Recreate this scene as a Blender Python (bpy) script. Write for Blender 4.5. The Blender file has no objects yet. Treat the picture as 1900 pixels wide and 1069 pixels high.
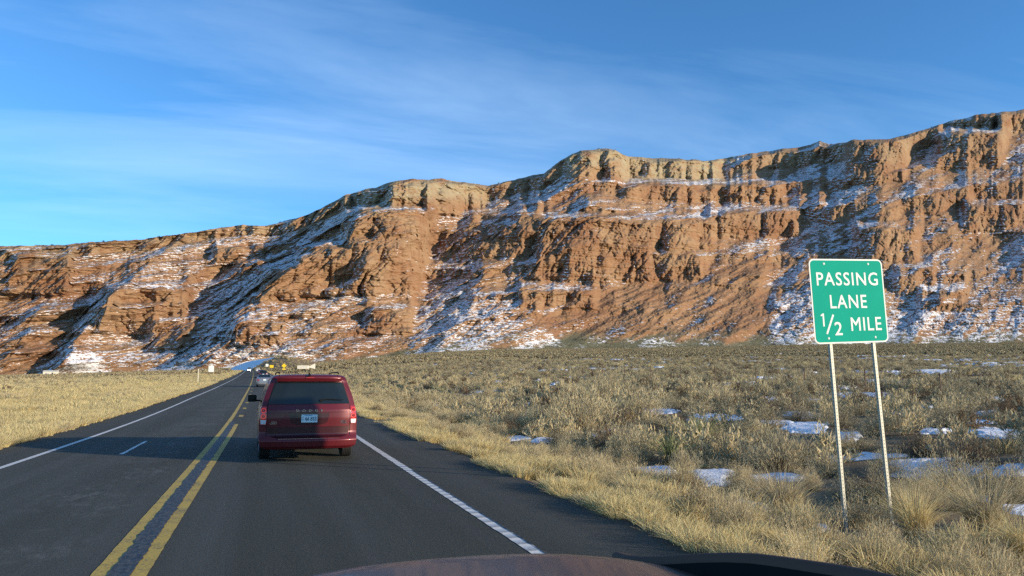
import bpy, math, random
import numpy as np
from mathutils import Vector, Matrix
random.seed(7)
SC = bpy.context.scene
COL = SC.collection
R = math.radians
# ------------------------------------------------------------------ camera
F_PX = 1420.0
PITCH = math.atan(170.5 / F_PX)
YAW = math.atan(455 / math.hypot(F_PX, 170.5))
EYE = np.array([0.0, 0.0, 1.63])
cd = bpy.data.cameras.new('camera'); cam = bpy.data.objects.new('camera', cd); COL.objects.link(cam)
cam.location = EYE.tolist()
cam.rotation_euler = (math.pi / 2 + PITCH, 0, -YAW)
cd.sensor_width = 36; cd.lens = F_PX / 1900 * 36
cd.clip_start = 0.05; cd.clip_end = 30000
SC.camera = cam
# ------------------------------------------------------------------ sky, sun, exposure
SUN_EL = R(11.5)
SUN_DIR = np.array([0.743 * math.cos(SUN_EL), -0.669 * math.cos(SUN_EL), math.sin(SUN_EL)])   # towards the sun
w = bpy.data.worlds.new('World'); SC.world = w; w.use_nodes = True
nt = w.node_tree; nt.nodes.clear()
out = nt.nodes.new('ShaderNodeOutputWorld'); bg = nt.nodes.new('ShaderNodeBackground')
sky = nt.nodes.new('ShaderNodeTexSky'); sky.sky_type = 'NISHITA'; sky.sun_disc = False
sky.sun_elevation = SUN_EL
sky.sun_rotation = math.atan2(SUN_DIR[0], SUN_DIR[1])
sky.air_density = 1.1; sky.dust_density = 0.1; sky.ozone_density = 3.5; sky.altitude = 1500
bg.inputs['Strength'].default_value = 0.138
# thin cirrus, laid out over the dome by direction
tc = nt.nodes.new('ShaderNodeTexCoord')
sep = nt.nodes.new('ShaderNodeSeparateXYZ'); nt.links.new(tc.outputs['Generated'], sep.inputs[0])
def wmath(op, a, b=None, clamp=False):
    n = nt.nodes.new('ShaderNodeMath'); n.operation = op; n.use_clamp = clamp
    for i, v in enumerate((a, b)):
        if v is None: continue
        if isinstance(v, (int, float)): n.inputs[i].default_value = v
        else: nt.links.new(v, n.inputs[i])
    return n.outputs[0]
zz = wmath('ADD', wmath('MAXIMUM', sep.outputs[2], 0.0), 0.12)
cx = wmath('DIVIDE', sep.outputs[0], zz); cy = wmath('DIVIDE', sep.outputs[1], zz)
cmb = nt.nodes.new('ShaderNodeCombineXYZ'); nt.links.new(cx, cmb.inputs[0]); nt.links.new(cy, cmb.inputs[1])
mp = nt.nodes.new('ShaderNodeMapping'); mp.inputs['Rotation'].default_value = (0, 0, R(-24)); mp.inputs['Scale'].default_value = (0.42, 1.25, 1)
nt.links.new(cmb.outputs[0], mp.inputs['Vector'])
n1 = nt.nodes.new('ShaderNodeTexNoise'); n1.inputs['Scale'].default_value = 1.1; n1.inputs['Detail'].default_value = 9; n1.inputs['Roughness'].default_value = 0.56; n1.inputs['Distortion'].default_value = 0.5
nt.links.new(mp.outputs[0], n1.inputs['Vector'])
n2 = nt.nodes.new('ShaderNodeTexNoise'); n2.inputs['Scale'].default_value = 0.45; n2.inputs['Detail'].default_value = 3
nt.links.new(mp.outputs[0], n2.inputs['Vector'])
cl = wmath('MULTIPLY', wmath('SUBTRACT', n1.outputs[0], 0.44, True), 3.6, True)
cl = wmath('MULTIPLY', cl, wmath('MULTIPLY', wmath('SUBTRACT', n2.outputs[0], 0.33, True), 3.4, True))
cl = wmath('MULTIPLY', cl, 0.34)
mixc = nt.nodes.new('ShaderNodeMix'); mixc.data_type = 'RGBA'
nt.links.new(cl, mixc.inputs['Factor']); nt.links.new(sky.outputs[0], mixc.inputs[6]); mixc.inputs[7].default_value = (5.6, 7.2, 8.8, 1)
wb = nt.nodes.new('ShaderNodeMix'); wb.data_type = 'RGBA'; wb.blend_type = 'MULTIPLY'; wb.inputs[0].default_value = 1; wb.inputs[7].default_value = (.66, 1.05, 1.28, 1)
nt.links.new(sky.outputs[0], wb.inputs[6]); nt.links.new(wb.outputs[2], mixc.inputs[6])
nt.links.new(mixc.outputs[2], bg.inputs['Color']); nt.links.new(bg.outputs[0], out.inputs[0])
sl = bpy.data.lights.new('sun', 'SUN'); sl.energy = 4.8; sl.angle = R(0.53); sl.color = (1.0, 0.83, 0.62)
so = bpy.data.objects.new('sun', sl); COL.objects.link(so)
so.rotation_euler = Vector(SUN_DIR.tolist()).to_track_quat('Z', 'Y').to_euler()
so.location = (60, -60, 40)
SC.view_settings.view_transform = 'Standard'; SC.view_settings.look = 'None'; SC.view_settings.gamma = 1
SC.view_settings.exposure = 0.5
SC.render.engine = 'CYCLES'
SC.cycles.max_bounces = 5; SC.cycles.diffuse_bounces = 2; SC.cycles.glossy_bounces = 3; SC.cycles.transparent_max_bounces = 8
SC.cycles.use_denoising = False
# ------------------------------------------------------------------ measuring helpers
FW = np.array([math.sin(YAW) * math.cos(PITCH), math.cos(YAW) * math.cos(PITCH), math.sin(PITCH)])
RT = np.array([math.cos(YAW), -math.sin(YAW), 0.0])
UPV = np.cross(RT, FW)
def ray(u, v):
    u = np.asarray(u, float); v = np.asarray(v, float)
    return FW * F_PX + RT * (u[..., None] - 950) + UPV * (534.5 - v[..., None])
def at_y(u, v, Y):
    r = ray(u, v); return r * (Y / r[1]) + EYE
# ------------------------------------------------------------------ noise (numpy)
def _hash(ix, iy, iz, seed):
    h = (ix.astype(np.uint32) * np.uint32(374761393) + iy.astype(np.uint32) * np.uint32(668265263)
         + iz.astype(np.uint32) * np.uint32(2147483647 & 1274126177) + np.uint32((seed * 974634777) & 0xffffffff))
    h = (h ^ (h >> np.uint32(13))) * np.uint32(1274126177)
    h = (h ^ (h >> np.uint32(16))) * np.uint32(2246822519)
    return h ^ (h >> np.uint32(15))
def vnoise(x, y, z, seed=0):
    """gradient noise, about -1..1"""
    x, y, z = np.broadcast_arrays(np.asarray(x, np.float32), np.asarray(y, np.float32), np.asarray(z, np.float32))
    fx = np.floor(x); fy = np.floor(y); fz = np.floor(z)
    ix = fx.astype(np.int32); iy = fy.astype(np.int32); iz = fz.astype(np.int32)
    x = x - fx; y = y - fy; z = z - fz
    wx = x * x * x * (x * (x * 6 - 15) + 10); wy = y * y * y * (y * (y * 6 - 15) + 10); wz = z * z * z * (z * (z * 6 - 15) + 10)
    acc = 0
    for a in (0, 1):
        WX = wx if a else 1 - wx
        for b in (0, 1):
            WY = (wy if b else 1 - wy) * WX
            for c in (0, 1):
                h = _hash(ix + a, iy + b, iz + c, seed)
                gx = (h & np.uint32(1023)).astype(np.float32) * (2 / 1023) - 1
                gy = ((h >> np.uint32(10)) & np.uint32(1023)).astype(np.float32) * (2 / 1023) - 1
                gz = ((h >> np.uint32(20)) & np.uint32(1023)).astype(np.float32) * (2 / 1023) - 1
                acc = acc + (gx * (x - a) + gy * (y - b) + gz * (z - c)) * WY * (wz if c else 1 - wz)
    return acc * 1.6
def fbm(x, y, z, octs=4, seed=0, gain=0.5):
    s = 0; a = 1; t = 0
    for k in range(octs):
        s = s + a * vnoise(x * 2.03 ** k + 17.3 * k, y * 2.03 ** k - 9.1 * k, z * 2.03 ** k + 4.7 * k, seed + k); t += a; a *= gain
    return s / t
def ridged(x, y, z, octs=3, seed=0):
    s = 0; a = 1; t = 0
    for k in range(octs):
        s = s + a * (1 - np.abs(vnoise(x * 2.1 ** k + 5 * k, y * 2.1 ** k, z * 2.1 ** k - 3 * k, seed + k)) * 2); t += a; a *= .5
    return s / t
def worley(x, y, z, seed=0):
    """F1, F2 and a value per cell"""
    x, y, z = [np.asarray(q, np.float32) for q in np.broadcast_arrays(x, y, z)]
    ix = np.floor(x).astype(np.int32); iy = np.floor(y).astype(np.int32); iz = np.floor(z).astype(np.int32)
    f1 = np.full(x.shape, 9, np.float32); f2 = f1.copy(); val = np.zeros_like(f1)
    for a in (-1, 0, 1):
        for b in (-1, 0, 1):
            for c in (-1, 0, 1):
                h = _hash(ix + a, iy + b, iz + c, seed)
                px = ix + a + (h & np.uint32(1023)).astype(np.float32) / 1023
                py = iy + b + ((h >> np.uint32(10)) & np.uint32(1023)).astype(np.float32) / 1023
                pz = iz + c + ((h >> np.uint32(20)) & np.uint32(1023)).astype(np.float32) / 1023
                d = (px - x) ** 2 + (py - y) ** 2 + (pz - z) ** 2
                m = d < f1
                f2 = np.where(m, f1, np.minimum(f2, d)); val = np.where(m, (h >> np.uint32(7) & np.uint32(255)).astype(np.float32) / 255, val)
                f1 = np.where(m, d, f1)
    return np.sqrt(f1), np.sqrt(f2), val
def sstep(a, b, x):
    t = np.clip((x - a) / (b - a), 0, 1); return t * t * (3 - 2 * t)
# ------------------------------------------------------------------ mesh helpers
def tag(o, label=None, cat=None, group=None, kind=None):
    if label: o['label'] = label
    if cat: o['category'] = cat
    if group: o['group'] = group
    if kind: o['kind'] = kind
    return o
class MB:
    def __init__(s): s.v = []; s.f = []; s.n = 0; s.mi = []
    def add(s, v, f, mi=0):
        v = np.asarray(v, float).reshape(-1, 3)
        s.v.append(v); s.f += [tuple(int(i) + s.n for i in q) for q in f]; s.mi += [mi] * len(f); s.n += len(v)
        return s
    def box(s, c, d, rot=None, mi=0):
        c = np.array(c, float); d = np.array(d, float) / 2
        v = np.array([[x, y, z] for x in (-1, 1) for y in (-1, 1) for z in (-1, 1)], float) * d
        if rot is not None: v = v @ np.array(rot).T
        return s.add(v + c, [(0, 1, 3, 2), (4, 6, 7, 5), (0, 4, 5, 1), (2, 3, 7, 6), (0, 2, 6, 4), (1, 5, 7, 3)], mi)
    def tube(s, pts, r, n=8, cap=True, mi=0):
        pts = np.array(pts, float); m = len(pts); r = np.broadcast_to(r, (m,))
        vs = []
        for i in range(m):
            t = pts[min(i + 1, m - 1)] - pts[max(i - 1, 0)]; t = t / (np.linalg.norm(t) + 1e-9)
            a = np.cross(t, [0, 0, 1.0]); 
            if np.linalg.norm(a) < 1e-3: a = np.array([1.0, 0, 0])
            a /= np.linalg.norm(a); b = np.cross(t, a)
            for k in range(n):
                an = 2 * math.pi * k / n; vs.append(pts[i] + r[i] * (a * math.cos(an) + b * math.sin(an)))
        f = [(i * n + k, i * n + (k + 1) % n, (i + 1) * n + (k + 1) % n, (i + 1) * n + k) for i in range(m - 1) for k in range(n)]
        if cap: f += [tuple(range(n))[::-1], tuple((m - 1) * n + k for k in range(n))]
        return s.add(vs, f, mi)
    def lathe(s, prof, c, axis='x', n=28, mi=0):
        """prof: (along axis, radius)"""
        vs = []
        for (a, r) in prof:
            for k in range(n):
                t = 2 * math.pi * k / n; p, q = r * math.cos(t), r * math.sin(t)
                vs.append({'x': (a, p, q), 'y': (p, a, q), 'z': (p, q, a)}[axis])
        m = len(prof)
        f = [(i * n + k, i * n + (k + 1) % n, (i + 1) * n + (k + 1) % n, (i + 1) * n + k) for i in range(m - 1) for k in range(n)]
        return s.add(np.array(vs) + np.array(c, float), f, mi)
    def grid(s, P, flip=False, mi=0):
        a, b = P.shape[:2]; idx = np.arange(a * b).reshape(a, b)
        q = np.stack([idx[:-1, :-1], idx[1:, :-1], idx[1:, 1:], idx[:-1, 1:]], -1).reshape(-1, 4)
        if flip: q = q[:, ::-1]
        return s.add(P.reshape(-1, 3), q, mi)
    def build(s, name, mats, parent=None, smooth=False, bevel=0, sub=0):
        me = bpy.data.meshes.new(name)
        me.from_pydata(np.concatenate(s.v).tolist(), [], s.f)
        if not isinstance(mats, (list, tuple)): mats = [mats]
        for m in mats: me.materials.append(m)
        if len(mats) > 1: me.polygons.foreach_set('material_index', s.mi)
        me.update()
        if smooth: me.polygons.foreach_set('use_smooth', [True] * len(me.polygons))
        o = bpy.data.objects.new(name, me); COL.objects.link(o)
        if parent is not None: o.parent = parent
        if bevel:
            b = o.modifiers.new('bevel', 'BEVEL'); b.width = bevel; b.segments = 2; b.limit_method = 'ANGLE'; b.angle_limit = R(40)
        return o
def fast_grid(name, P, mat, parent=None, smooth=True, flip=False, keep=None, attrs=None):
    a, b = P.shape[:2]; idx = np.arange(a * b, dtype=np.int32).reshape(a, b)
    q = np.stack([idx[:-1, :-1], idx[1:, :-1], idx[1:, 1:], idx[:-1, 1:]], -1).reshape(-1, 4)
    if flip: q = q[:, ::-1]
    if keep is not None: q = q[keep.reshape(-1)]
    V = P.reshape(-1, 3).astype(np.float32)
    if keep is not None:
        used = np.unique(q); re = np.full(len(V), -1, np.int32); re[used] = np.arange(len(used)); q = re[q]; V = V[used]
        if attrs: attrs = {k: x.reshape(-1, 4)[used] for k, x in attrs.items()}
    me = bpy.data.meshes.new(name)
    me.vertices.add(len(V)); me.vertices.foreach_set('co', V.ravel())
    me.loops.add(q.size); me.loops.foreach_set('vertex_index', np.ascontiguousarray(q).ravel())
    me.polygons.add(len(q)); me.polygons.foreach_set('loop_start', np.arange(0, q.size, 4, dtype=np.int32))
    me.polygons.foreach_set('use_smooth', np.full(len(q), smooth))
    if attrs:
        for k, x in attrs.items():
            at = me.attributes.new(k, 'FLOAT_COLOR', 'POINT'); at.data.foreach_set('color', x.reshape(-1).astype(np.float32))
    me.materials.append(mat); me.update(calc_edges=True); me.validate()
    o = bpy.data.objects.new(name, me); COL.objects.link(o)
    if parent is not None: o.parent = parent
    return o
def tri_mesh(name, V, T, mats, mi=None, smooth=False):
    V = np.asarray(V, np.float32); T = np.asarray(T, np.int32)
    me = bpy.data.meshes.new(name); n = T.shape[1]
    me.vertices.add(len(V)); me.vertices.foreach_set('co', V.ravel())
    me.loops.add(T.size); me.loops.foreach_set('vertex_index', np.ascontiguousarray(T).ravel())
    me.polygons.add(len(T)); me.polygons.foreach_set('loop_start', np.arange(0, T.size, n, dtype=np.int32))
    for m in mats: me.materials.append(m)
    if mi is not None: me.polygons.foreach_set('material_index', np.asarray(mi, np.int32))
    me.update(calc_edges=True)
    return me
def empty(name, loc=(0, 0, 0), rz=0):
    o = bpy.data.objects.new(name, None); COL.objects.link(o); o.location = [float(q) for q in loc]; o.rotation_euler = (0, 0, rz); o.empty_display_size = .2
    return o
def copy_tree(o, parent=None):
    c = o.copy(); COL.objects.link(c)
    if parent is not None: c.parent = parent
    for ch in list(o.children): copy_tree(ch, c)
    return c
def text(name, body, size, loc, rot, mat, parent, ext=0.002, sx=1.0, align='CENTER', bold=0.0, spacing=1.0, width=None, height=None, thick=0):
    cu = bpy.data.curves.new(name, 'FONT'); cu.body = body; cu.size = size; cu.align_x = align; cu.align_y = 'CENTER'
    cu.extrude = ext; cu.offset = bold; cu.space_character = spacing
    cu.resolution_u = 3
    tmp = bpy.data.objects.new(name, cu); COL.objects.link(tmp)
    me = bpy.data.meshes.new_from_object(tmp.evaluated_get(bpy.context.evaluated_depsgraph_get()))
    bpy.data.objects.remove(tmp); me.materials.clear(); me.materials.append(mat)
    if width:
        co = np.array([v.co for v in me.vertices]); w0 = np.ptp(co[:, 0]); h0 = np.ptp(co[:, 1]); mid = (co.max(0) + co.min(0)) / 2
        for v in me.vertices: v.co.x = (v.co.x - mid[0]) * width / w0; v.co.y = (v.co.y - mid[1]) * (height / h0)
    if thick:
        co = np.array([v.co for v in me.vertices]); fs_ = [list(p.vertices) for p in me.polygons]; V_ = []; F_ = []
        for q, (ax_, ay_) in enumerate(((0, 0), (thick, thick), (-thick, thick), (thick, -thick), (-thick, -thick))):
            V_ += (co + [ax_, ay_, .00013 * q]).tolist(); F_ += [[i + q * len(co) for i in f] for f in fs_]
        me = bpy.data.meshes.new(name); me.from_pydata(V_, [], F_); me.materials.append(mat)
    o = bpy.data.objects.new(name, me); COL.objects.link(o)
    o.location = loc; o.rotation_euler = rot; o.scale = (sx, 1, 1)
    if parent is not None: o.parent = parent
    return o
# ------------------------------------------------------------------ materials
class NT:
    def __init__(s, name):
        s.m = bpy.data.materials.new(name); s.m.use_nodes = True; s.t = s.m.node_tree; s.b = s.t.nodes['Principled BSDF']
    def n(s, t, **k):
        x = s.t.nodes.new(t)
        for a, v in k.items(): setattr(x, a, v)
        return x
    def L(s, a, b): s.t.links.new(a, b); return s
    def val(s, sock, v):
        if isinstance(v, (int, float)): sock.default_value = v
        elif isinstance(v, (tuple, list)): sock.default_value = (*v, 1) if len(v) == 3 and len(sock.default_value) == 4 else v
        else: s.t.links.new(v, sock)
    def math(s, op, a, b=0.0, c=None, clamp=False):
        x = s.n('ShaderNodeMath', operation=op, use_clamp=clamp); s.val(x.inputs[0], a); s.val(x.inputs[1], b)
        if c is not None: s.val(x.inputs[2], c)
        return x.outputs[0]
    def mix(s, f, a, b, mode='MIX'):
        x = s.n('ShaderNodeMix', data_type='RGBA', blend_type=mode); s.val(x.inputs[0], f); s.val(x.inputs[6], a); s.val(x.inputs[7], b); return x.outputs[2]
    def coord(s, scale=(1, 1, 1), kind='Object', rot=(0, 0, 0)):
        c = s.n('ShaderNodeTexCoord'); m = s.n('ShaderNodeMapping'); m.inputs['Scale'].default_value = scale; m.inputs['Rotation'].default_value = rot
        s.L(c.outputs[kind], m.inputs['Vector']); return m.outputs[0]
    def noise(s, scale, detail=4, rough=.5, vec=None, dist=0, col=False):
        x = s.n('ShaderNodeTexNoise'); x.inputs['Scale'].default_value = scale; x.inputs['Detail'].default_value = detail; x.inputs['Roughness'].default_value = rough; x.inputs['Distortion'].default_value = dist
        s.L(vec if vec is not None else s.coord(), x.inputs['Vector']); return x.outputs[1 if col else 0]
    def ramp(s, f, stops, interp='LINEAR'):
        x = s.n('ShaderNodeValToRGB'); s.L(f, x.inputs[0]); r = x.color_ramp; r.interpolation = interp
        while len(r.elements) < len(stops): r.elements.new(.5)
        for e, (p, c) in zip(r.elements, stops): e.position = p; e.color = (*c, 1) if len(c) == 3 else c
        return x.outputs[0]
    def step(s, f, a, b):
        x = s.n('ShaderNodeMapRange', interpolation_type='SMOOTHSTEP'); s.val(x.inputs[0], f); s.val(x.inputs[1], a); s.val(x.inputs[2], b); return x.outputs[0]
    def bump(s, h, dist=.1, strength=1.0):
        x = s.n('ShaderNodeBump'); x.inputs['Distance'].default_value = dist; x.inputs['Strength'].default_value = strength; s.L(h, x.inputs['Height']); s.L(x.outputs[0], s.b.inputs['Normal']); return s
def pmat(name, col, rough=.5, metal=0, spec=.5, coat=0, var=.08, vscale=6, emit=None, es=0, trans=0, bump=0, bscale=60):
    t = NT(name)
    c = t.mix(t.math('MULTIPLY', t.noise(vscale, 5, .6), 1.0), tuple(q * (1 - var * 2) for q in col), tuple(min(1, q * (1 + var * 2)) for q in col))
    t.L(c, t.b.inputs['Base Color']); t.b.inputs['Roughness'].default_value = rough; t.b.inputs['Metallic'].default_value = metal
    t.b.inputs['Specular IOR Level'].default_value = spec; t.b.inputs['Coat Weight'].default_value = coat; t.b.inputs['Coat Roughness'].default_value = .06
    if trans: t.b.inputs['Transmission Weight'].default_value = trans
    if emit: t.b.inputs['Emission Color'].default_value = (*emit, 1); t.b.inputs['Emission Strength'].default_value = es
    if bump: t.bump(t.noise(bscale, 6, .6), bump)
    return t.m
# ================================================================== TERRAIN
RIDGE_X = [-180, -60, -16, -5, 0, 6, 12, 17, 40, 70, 180]
RIDGE_E = [.004, .004, .0062, .014, .0195, .030, .041, .0455, .0475, .040, .004]
def plain(x, y):
    rho = np.hypot(x, y); az = np.degrees(np.arctan2(x, y))
    return np.interp(az, RIDGE_X, RIDGE_E) * rho ** 2 / (rho + 100) * sstep(6, 62, rho)
def road_x(y):
    y = np.asarray(y, float); t = np.maximum(y - 25, 0)
    return -5.6 * (t / 380) ** 1.35
def road_z(y):
    y = np.asarray(y, float); return plain(road_x(y), np.maximum(y, 0))
ROAD_L, ROAD_R = -6.0, 4.12
def ground(x, y):
    x = np.asarray(x, float); y = np.asarray(y, float)
    dx = x - road_x(y)
    near = sstep(5.5, 30, np.abs(dx + 1))
    z = road_z(y) * (1 - near) + plain(x, y) * near
    r = dx - ROAD_R
    z = z - .08 * sstep(-.1, .25, r) - .42 * sstep(.4, 3.2, r) + .55 * sstep(7, 13, r)
    l = ROAD_L - dx
    z = z - .06 * sstep(-.1, .25, l) - .15 * sstep(.5, 3, l) + .5 * sstep(5, 16, l)
    off = np.maximum(r, l)
    m = sstep(.1, 2.5, off)
    z = z + m * (.10 * vnoise(x * .35, y * .35, 3.3, 5) + .05 * vnoise(x * 1.1, y * 1.1, 1.3, 6) + .3 * sstep(10, 60, off) * vnoise(x * .05, y * .05, .3, 8))
    z = z - .045 * (off < 0.0)
    return z
m = NT('dirt')
nz = m.noise(.35, 6, .6); n2_ = m.noise(9, 6, .7)
far = m.n('ShaderNodeTexCoord')
c = m.mix(m.step(nz, .35, .65), (.165, .115, .072), (.25, .19, .115))
c = m.mix(m.step(n2_, .45, .75), c, (.33, .27, .17))
c = m.mix(m.step(m.noise(.02, 4, .6), .45, .62), c, (.21, .19, .115))
m.L(c, m.b.inputs['Base Color']); m.b.inputs['Roughness'].default_value = .95; m.b.inputs['Specular IOR Level'].default_value = .1
m.bump(m.noise(14, 8, .7), .05)
M_DIRT = m.m
az = np.radians(np.concatenate([np.linspace(-180, -24, 40)[:-1], np.linspace(-24, 60, 620), np.linspace(60, 180, 40)[1:]]))
rr = np.concatenate([[0.05], np.geomspace(1.5, 2600, 520)])
AZ, RR = np.meshgrid(az, rr, indexing='ij')
X = RR * np.sin(AZ); Y = RR * np.cos(AZ)
Z = ground(X, Y)
gnd = fast_grid('ground', np.stack([X, Y, Z], -1), M_DIRT, flip=False)
tag(gnd, 'brown sandy desert ground under the grass and brush', kind='structure')
# ---- road
ys = np.concatenate([np.arange(-25, 60, .5), np.arange(60, 520, 2.0)])
def strip(name, x0, x1, lift, mat, y0=-25, y1=518, wob=0.0, n=2, seed=0, dy=None, kind='structure', label=None, parent=None):
    yy = ys[(ys > y0) & (ys < y1)] if dy is None else np.arange(y0 + dy, y1, dy)
    yy = np.concatenate([[y0], yy, [y1]])
    tt = np.linspace(0, 1, n)
    xa = x0 + wob * vnoise(yy * 1.7, 0, 0, seed) + wob * vnoise(yy * 6.3, 0, 0, seed + 1); xb = x1 + wob * vnoise(yy * 1.9, 3, 0, seed + 2) + wob * vnoise(yy * 7, 0, 0, seed + 3)
    zr = np.interp(yy, ys, road_z(ys)); xr = np.interp(yy, ys, road_x(ys))
    XX = xr[:, None] + xa[:, None] * (1 - tt) + xb[:, None] * tt
    P = np.stack([XX, np.broadcast_to(yy[:, None], XX.shape), np.broadcast_to(zr[:, None] + lift, XX.shape)], -1)
    o = fast_grid(name, P, mat, flip=True, parent=parent)
    if parent is None: tag(o, label, kind=kind)
    return o
m = NT('asphalt')
v = m.coord()
fine = m.noise(38, 5, .75, v); grit = m.noise(120, 2, .5, v)
streak = m.noise(1.0, 5, .6, m.coord((1.6, .035, 1)))
blot = m.noise(.45, 6, .62, v)
xyz = m.n('ShaderNodeSeparateXYZ'); m.L(v, xyz.inputs[0])
agg = m.noise(75, 3, .8, v); worn = m.step(m.noise(1.0, 4, .6, m.coord((1.1, .05, 1), rot=(0, 0, .02))), .40, .62)
c = m.mix(m.step(fine, .3, .72), (.030, .0305, .0215), (.062, .0635, .046))
c = m.mix(m.math('MULTIPLY', m.step(streak, .46, .68), .5), c, (.072, .071, .066))
# dusty worn band along the oncoming lane beside the centre line
band = m.math('MULTIPLY', m.step(xyz.outputs[0], -3.4, -2.1), m.math('SUBTRACT', 1.0, m.step(xyz.outputs[0], -2.0, -1.4)))
c = m.mix(m.math('MULTIPLY', m.math('MULTIPLY', band, m.step(blot, .42, .62)), m.step(m.noise(7, 7, .8, m.coord((1, .4, 1))), .42, .7)), c, (.17, .165, .15))
sh = m.step(xyz.outputs[0], 2.9, 4.4)
c = m.mix(m.math('MULTIPLY', sh, m.step(m.noise(3, 7, .7, v), .42, .7)), c, (.085, .072, .055))
c = m.mix(m.math('MULTIPLY', worn, .30), c, (.085, .087, .073))
c = m.mix(m.math('MULTIPLY', m.step(agg, .55, .70), .6), c, (.125, .123, .105))
c = m.mix(m.math('MULTIPLY', m.step(m.noise(.9, 7, .75, m.coord((1, .3, 1))), .60, .68), .5), c, (.022, .022, .02))
c = m.mix(m.step(grit, .68, .74), c, (.24, .225, .195))
m.L(c, m.b.inputs['Base Color']); m.b.inputs['Roughness'].default_value = .88; m.b.inputs['Specular IOR Level'].default_value = .28
m.bump(fine, .012, .8)
M_ASPH = m.m
strip('road', ROAD_L, ROAD_R, 0.0, M_ASPH, wob=.05, label='dark grey two-lane asphalt highway running towards the cliffs')
def paint(name, col, wear_lo, wear_hi, rum=0.0, period=.31, edge=None):
    t = NT(name); v = t.coord(); s = t.n('ShaderNodeSeparateXYZ'); t.L(v, s.inputs[0])
    n = t.noise(26, 6, .75, v); n3 = t.noise(2.3, 4, .6, v)
    c = t.mix(t.step(t.noise(60, 3, .6, v), .35, .7), tuple(q * .78 for q in col), col)
    wear = t.step(t.math('ADD', t.math('MULTIPLY', n, .7), t.math('MULTIPLY', n3, .3)), wear_lo, wear_hi)
    if rum:
        wv = t.math('SINE', t.math('MULTIPLY', s.outputs[1], 2 * math.pi / period))
        groove = t.step(t.math('ADD', wv, t.math('MULTIPLY', n, 1.6)), 1.0, 1.9)
        wear = t.math('MAXIMUM', wear, t.math('MULTIPLY', groove, rum), clamp=True)
        t.bump(t.math('MULTIPLY', wv, .5), .01)
    c = t.mix(wear, c, (.05, .05, .046))
    t.L(c, t.b.inputs['Base Color']); t.b.inputs['Roughness'].default_value = .7
    return t.m
M_WHITE = paint('white_line_paint', (.74, .72, .66), .56, .68)
M_WHITE_R = paint('white_rumble_paint', (.74, .72, .66), .56, .68, .5)
M_YEL = paint('yellow_line_paint', (.62, .41, .055), .47, .66)
M_TAR = NT('groove'); 
c = M_TAR.mix(M_TAR.step(M_TAR.noise(11, 6, .8, M_TAR.coord((2, 1, 1))), .42, .6), (.012, .012, .011), (.075, .072, .062)); M_TAR.L(c, M_TAR.b.inputs['Base Color']); M_TAR.b.inputs['Roughness'].default_value = .6
M_TAR.bump(M_TAR.noise(5, 4, .7), .03); M_TAR = M_TAR.m
strip('road_edge_line', -4.72, -4.60, .004, M_WHITE, wob=.004, label='solid white edge line on the left side of the road', dy=.4, seed=11)
strip('road_edge_line', 2.44, 2.58, .004, M_WHITE_R, wob=.007, label='solid white edge line with rumble grooves on the right side of the road', dy=.06, y0=3, y1=110, seed=21)
strip('road_edge_line', 2.45, 2.57, .004, M_WHITE, wob=.003, label='far stretch of the right white edge line', y0=110, seed=22)
strip('road_centre_line', -1.35, -1.20, .004, M_YEL, wob=.006, label='solid yellow centre line nearer the oncoming lane', dy=.08, y0=3, y1=80, seed=31)
strip('road_centre_line', -1.35, -1.20, .004, M_YEL, wob=.003, label='far stretch of the yellow centre line', y0=80, seed=32)
strip('road_centre_line', -1.05, -.90, .004, M_YEL, wob=.006, label='second yellow centre line, ending in a square end', dy=.08, y0=3, y1=29.6, seed=41)
strip('road_groove', -1.22, -1.03, .008, M_TAR, wob=.022, label='dark rough rumble groove between the two yellow lines', dy=.05, y0=3, y1=31, seed=51)
strip('road_groove', 2.56, 2.585, .008, M_TAR, wob=.012, label='dark ragged edge beside the right white line', dy=.05, y0=3, y1=14, seed=57)
for k, y0 in enumerate([34.5, 41.5, 48.5, 56, 64, 73, 83]):
    strip('road_dash_mark', -1.04, -.86, .004, M_YEL, y0=y0, y1=y0 + 1.4, label='short worn yellow block mark number from a broken centre line', wob=.01, dy=.2, seed=60 + k)
strip('road_scratch_mark', -3.02, -2.95, .004, M_WHITE, y0=18.9, y1=22.6, wob=.02, dy=.2, label='thin faint white scratch in the oncoming lane', seed=70)

# ================================================================== CLIFFS
SKY = [(-400, 462), (-200, 460), (0, 457), (100, 455), (140, 452), (190, 448), (230, 446), (270, 444), (300, 438), (340, 434), (400, 424), (450, 417), (480, 420), (505, 417), (530, 409), (560, 402), (590, 390), (620, 374), (640, 362), (665, 355), (700, 347), (725, 337), (760, 333), (800, 333), (822, 331), (838, 336), (880, 340), (892, 343), (905, 345), (935, 338), (975, 328), (1010, 322), (1030, 305), (1050, 292), (1075, 280), (1110, 276), (1140, 277), (1155, 287), (1180, 292), (1230, 294), (1290, 296), (1315, 299), (1345, 293), (1400, 284), (1440, 278), (1490, 272), (1505, 268), (1520, 262), (1540, 268), (1570, 264), (1585, 258), (1600, 260), (1650, 258), (1700, 245), (1760, 226), (1820, 212), (1900, 204), (2000, 190), (2200, 170), (2600, 150)]
BAS = [(-400, 706), (0, 703), (100, 700), (200, 694), (300, 691), (420, 683), (480, 682), (560, 680), (640, 676), (720, 668), (800, 660), (900, 652), (1000, 647), (1200, 644), (1500, 643), (1900, 643), (2600, 643)]
DST = [(-400, 1050), (0, 1000), (300, 930), (480, 890), (640, 870), (950, 900), (1500, 1080), (1900, 1260), (2600, 1700)]
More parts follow.
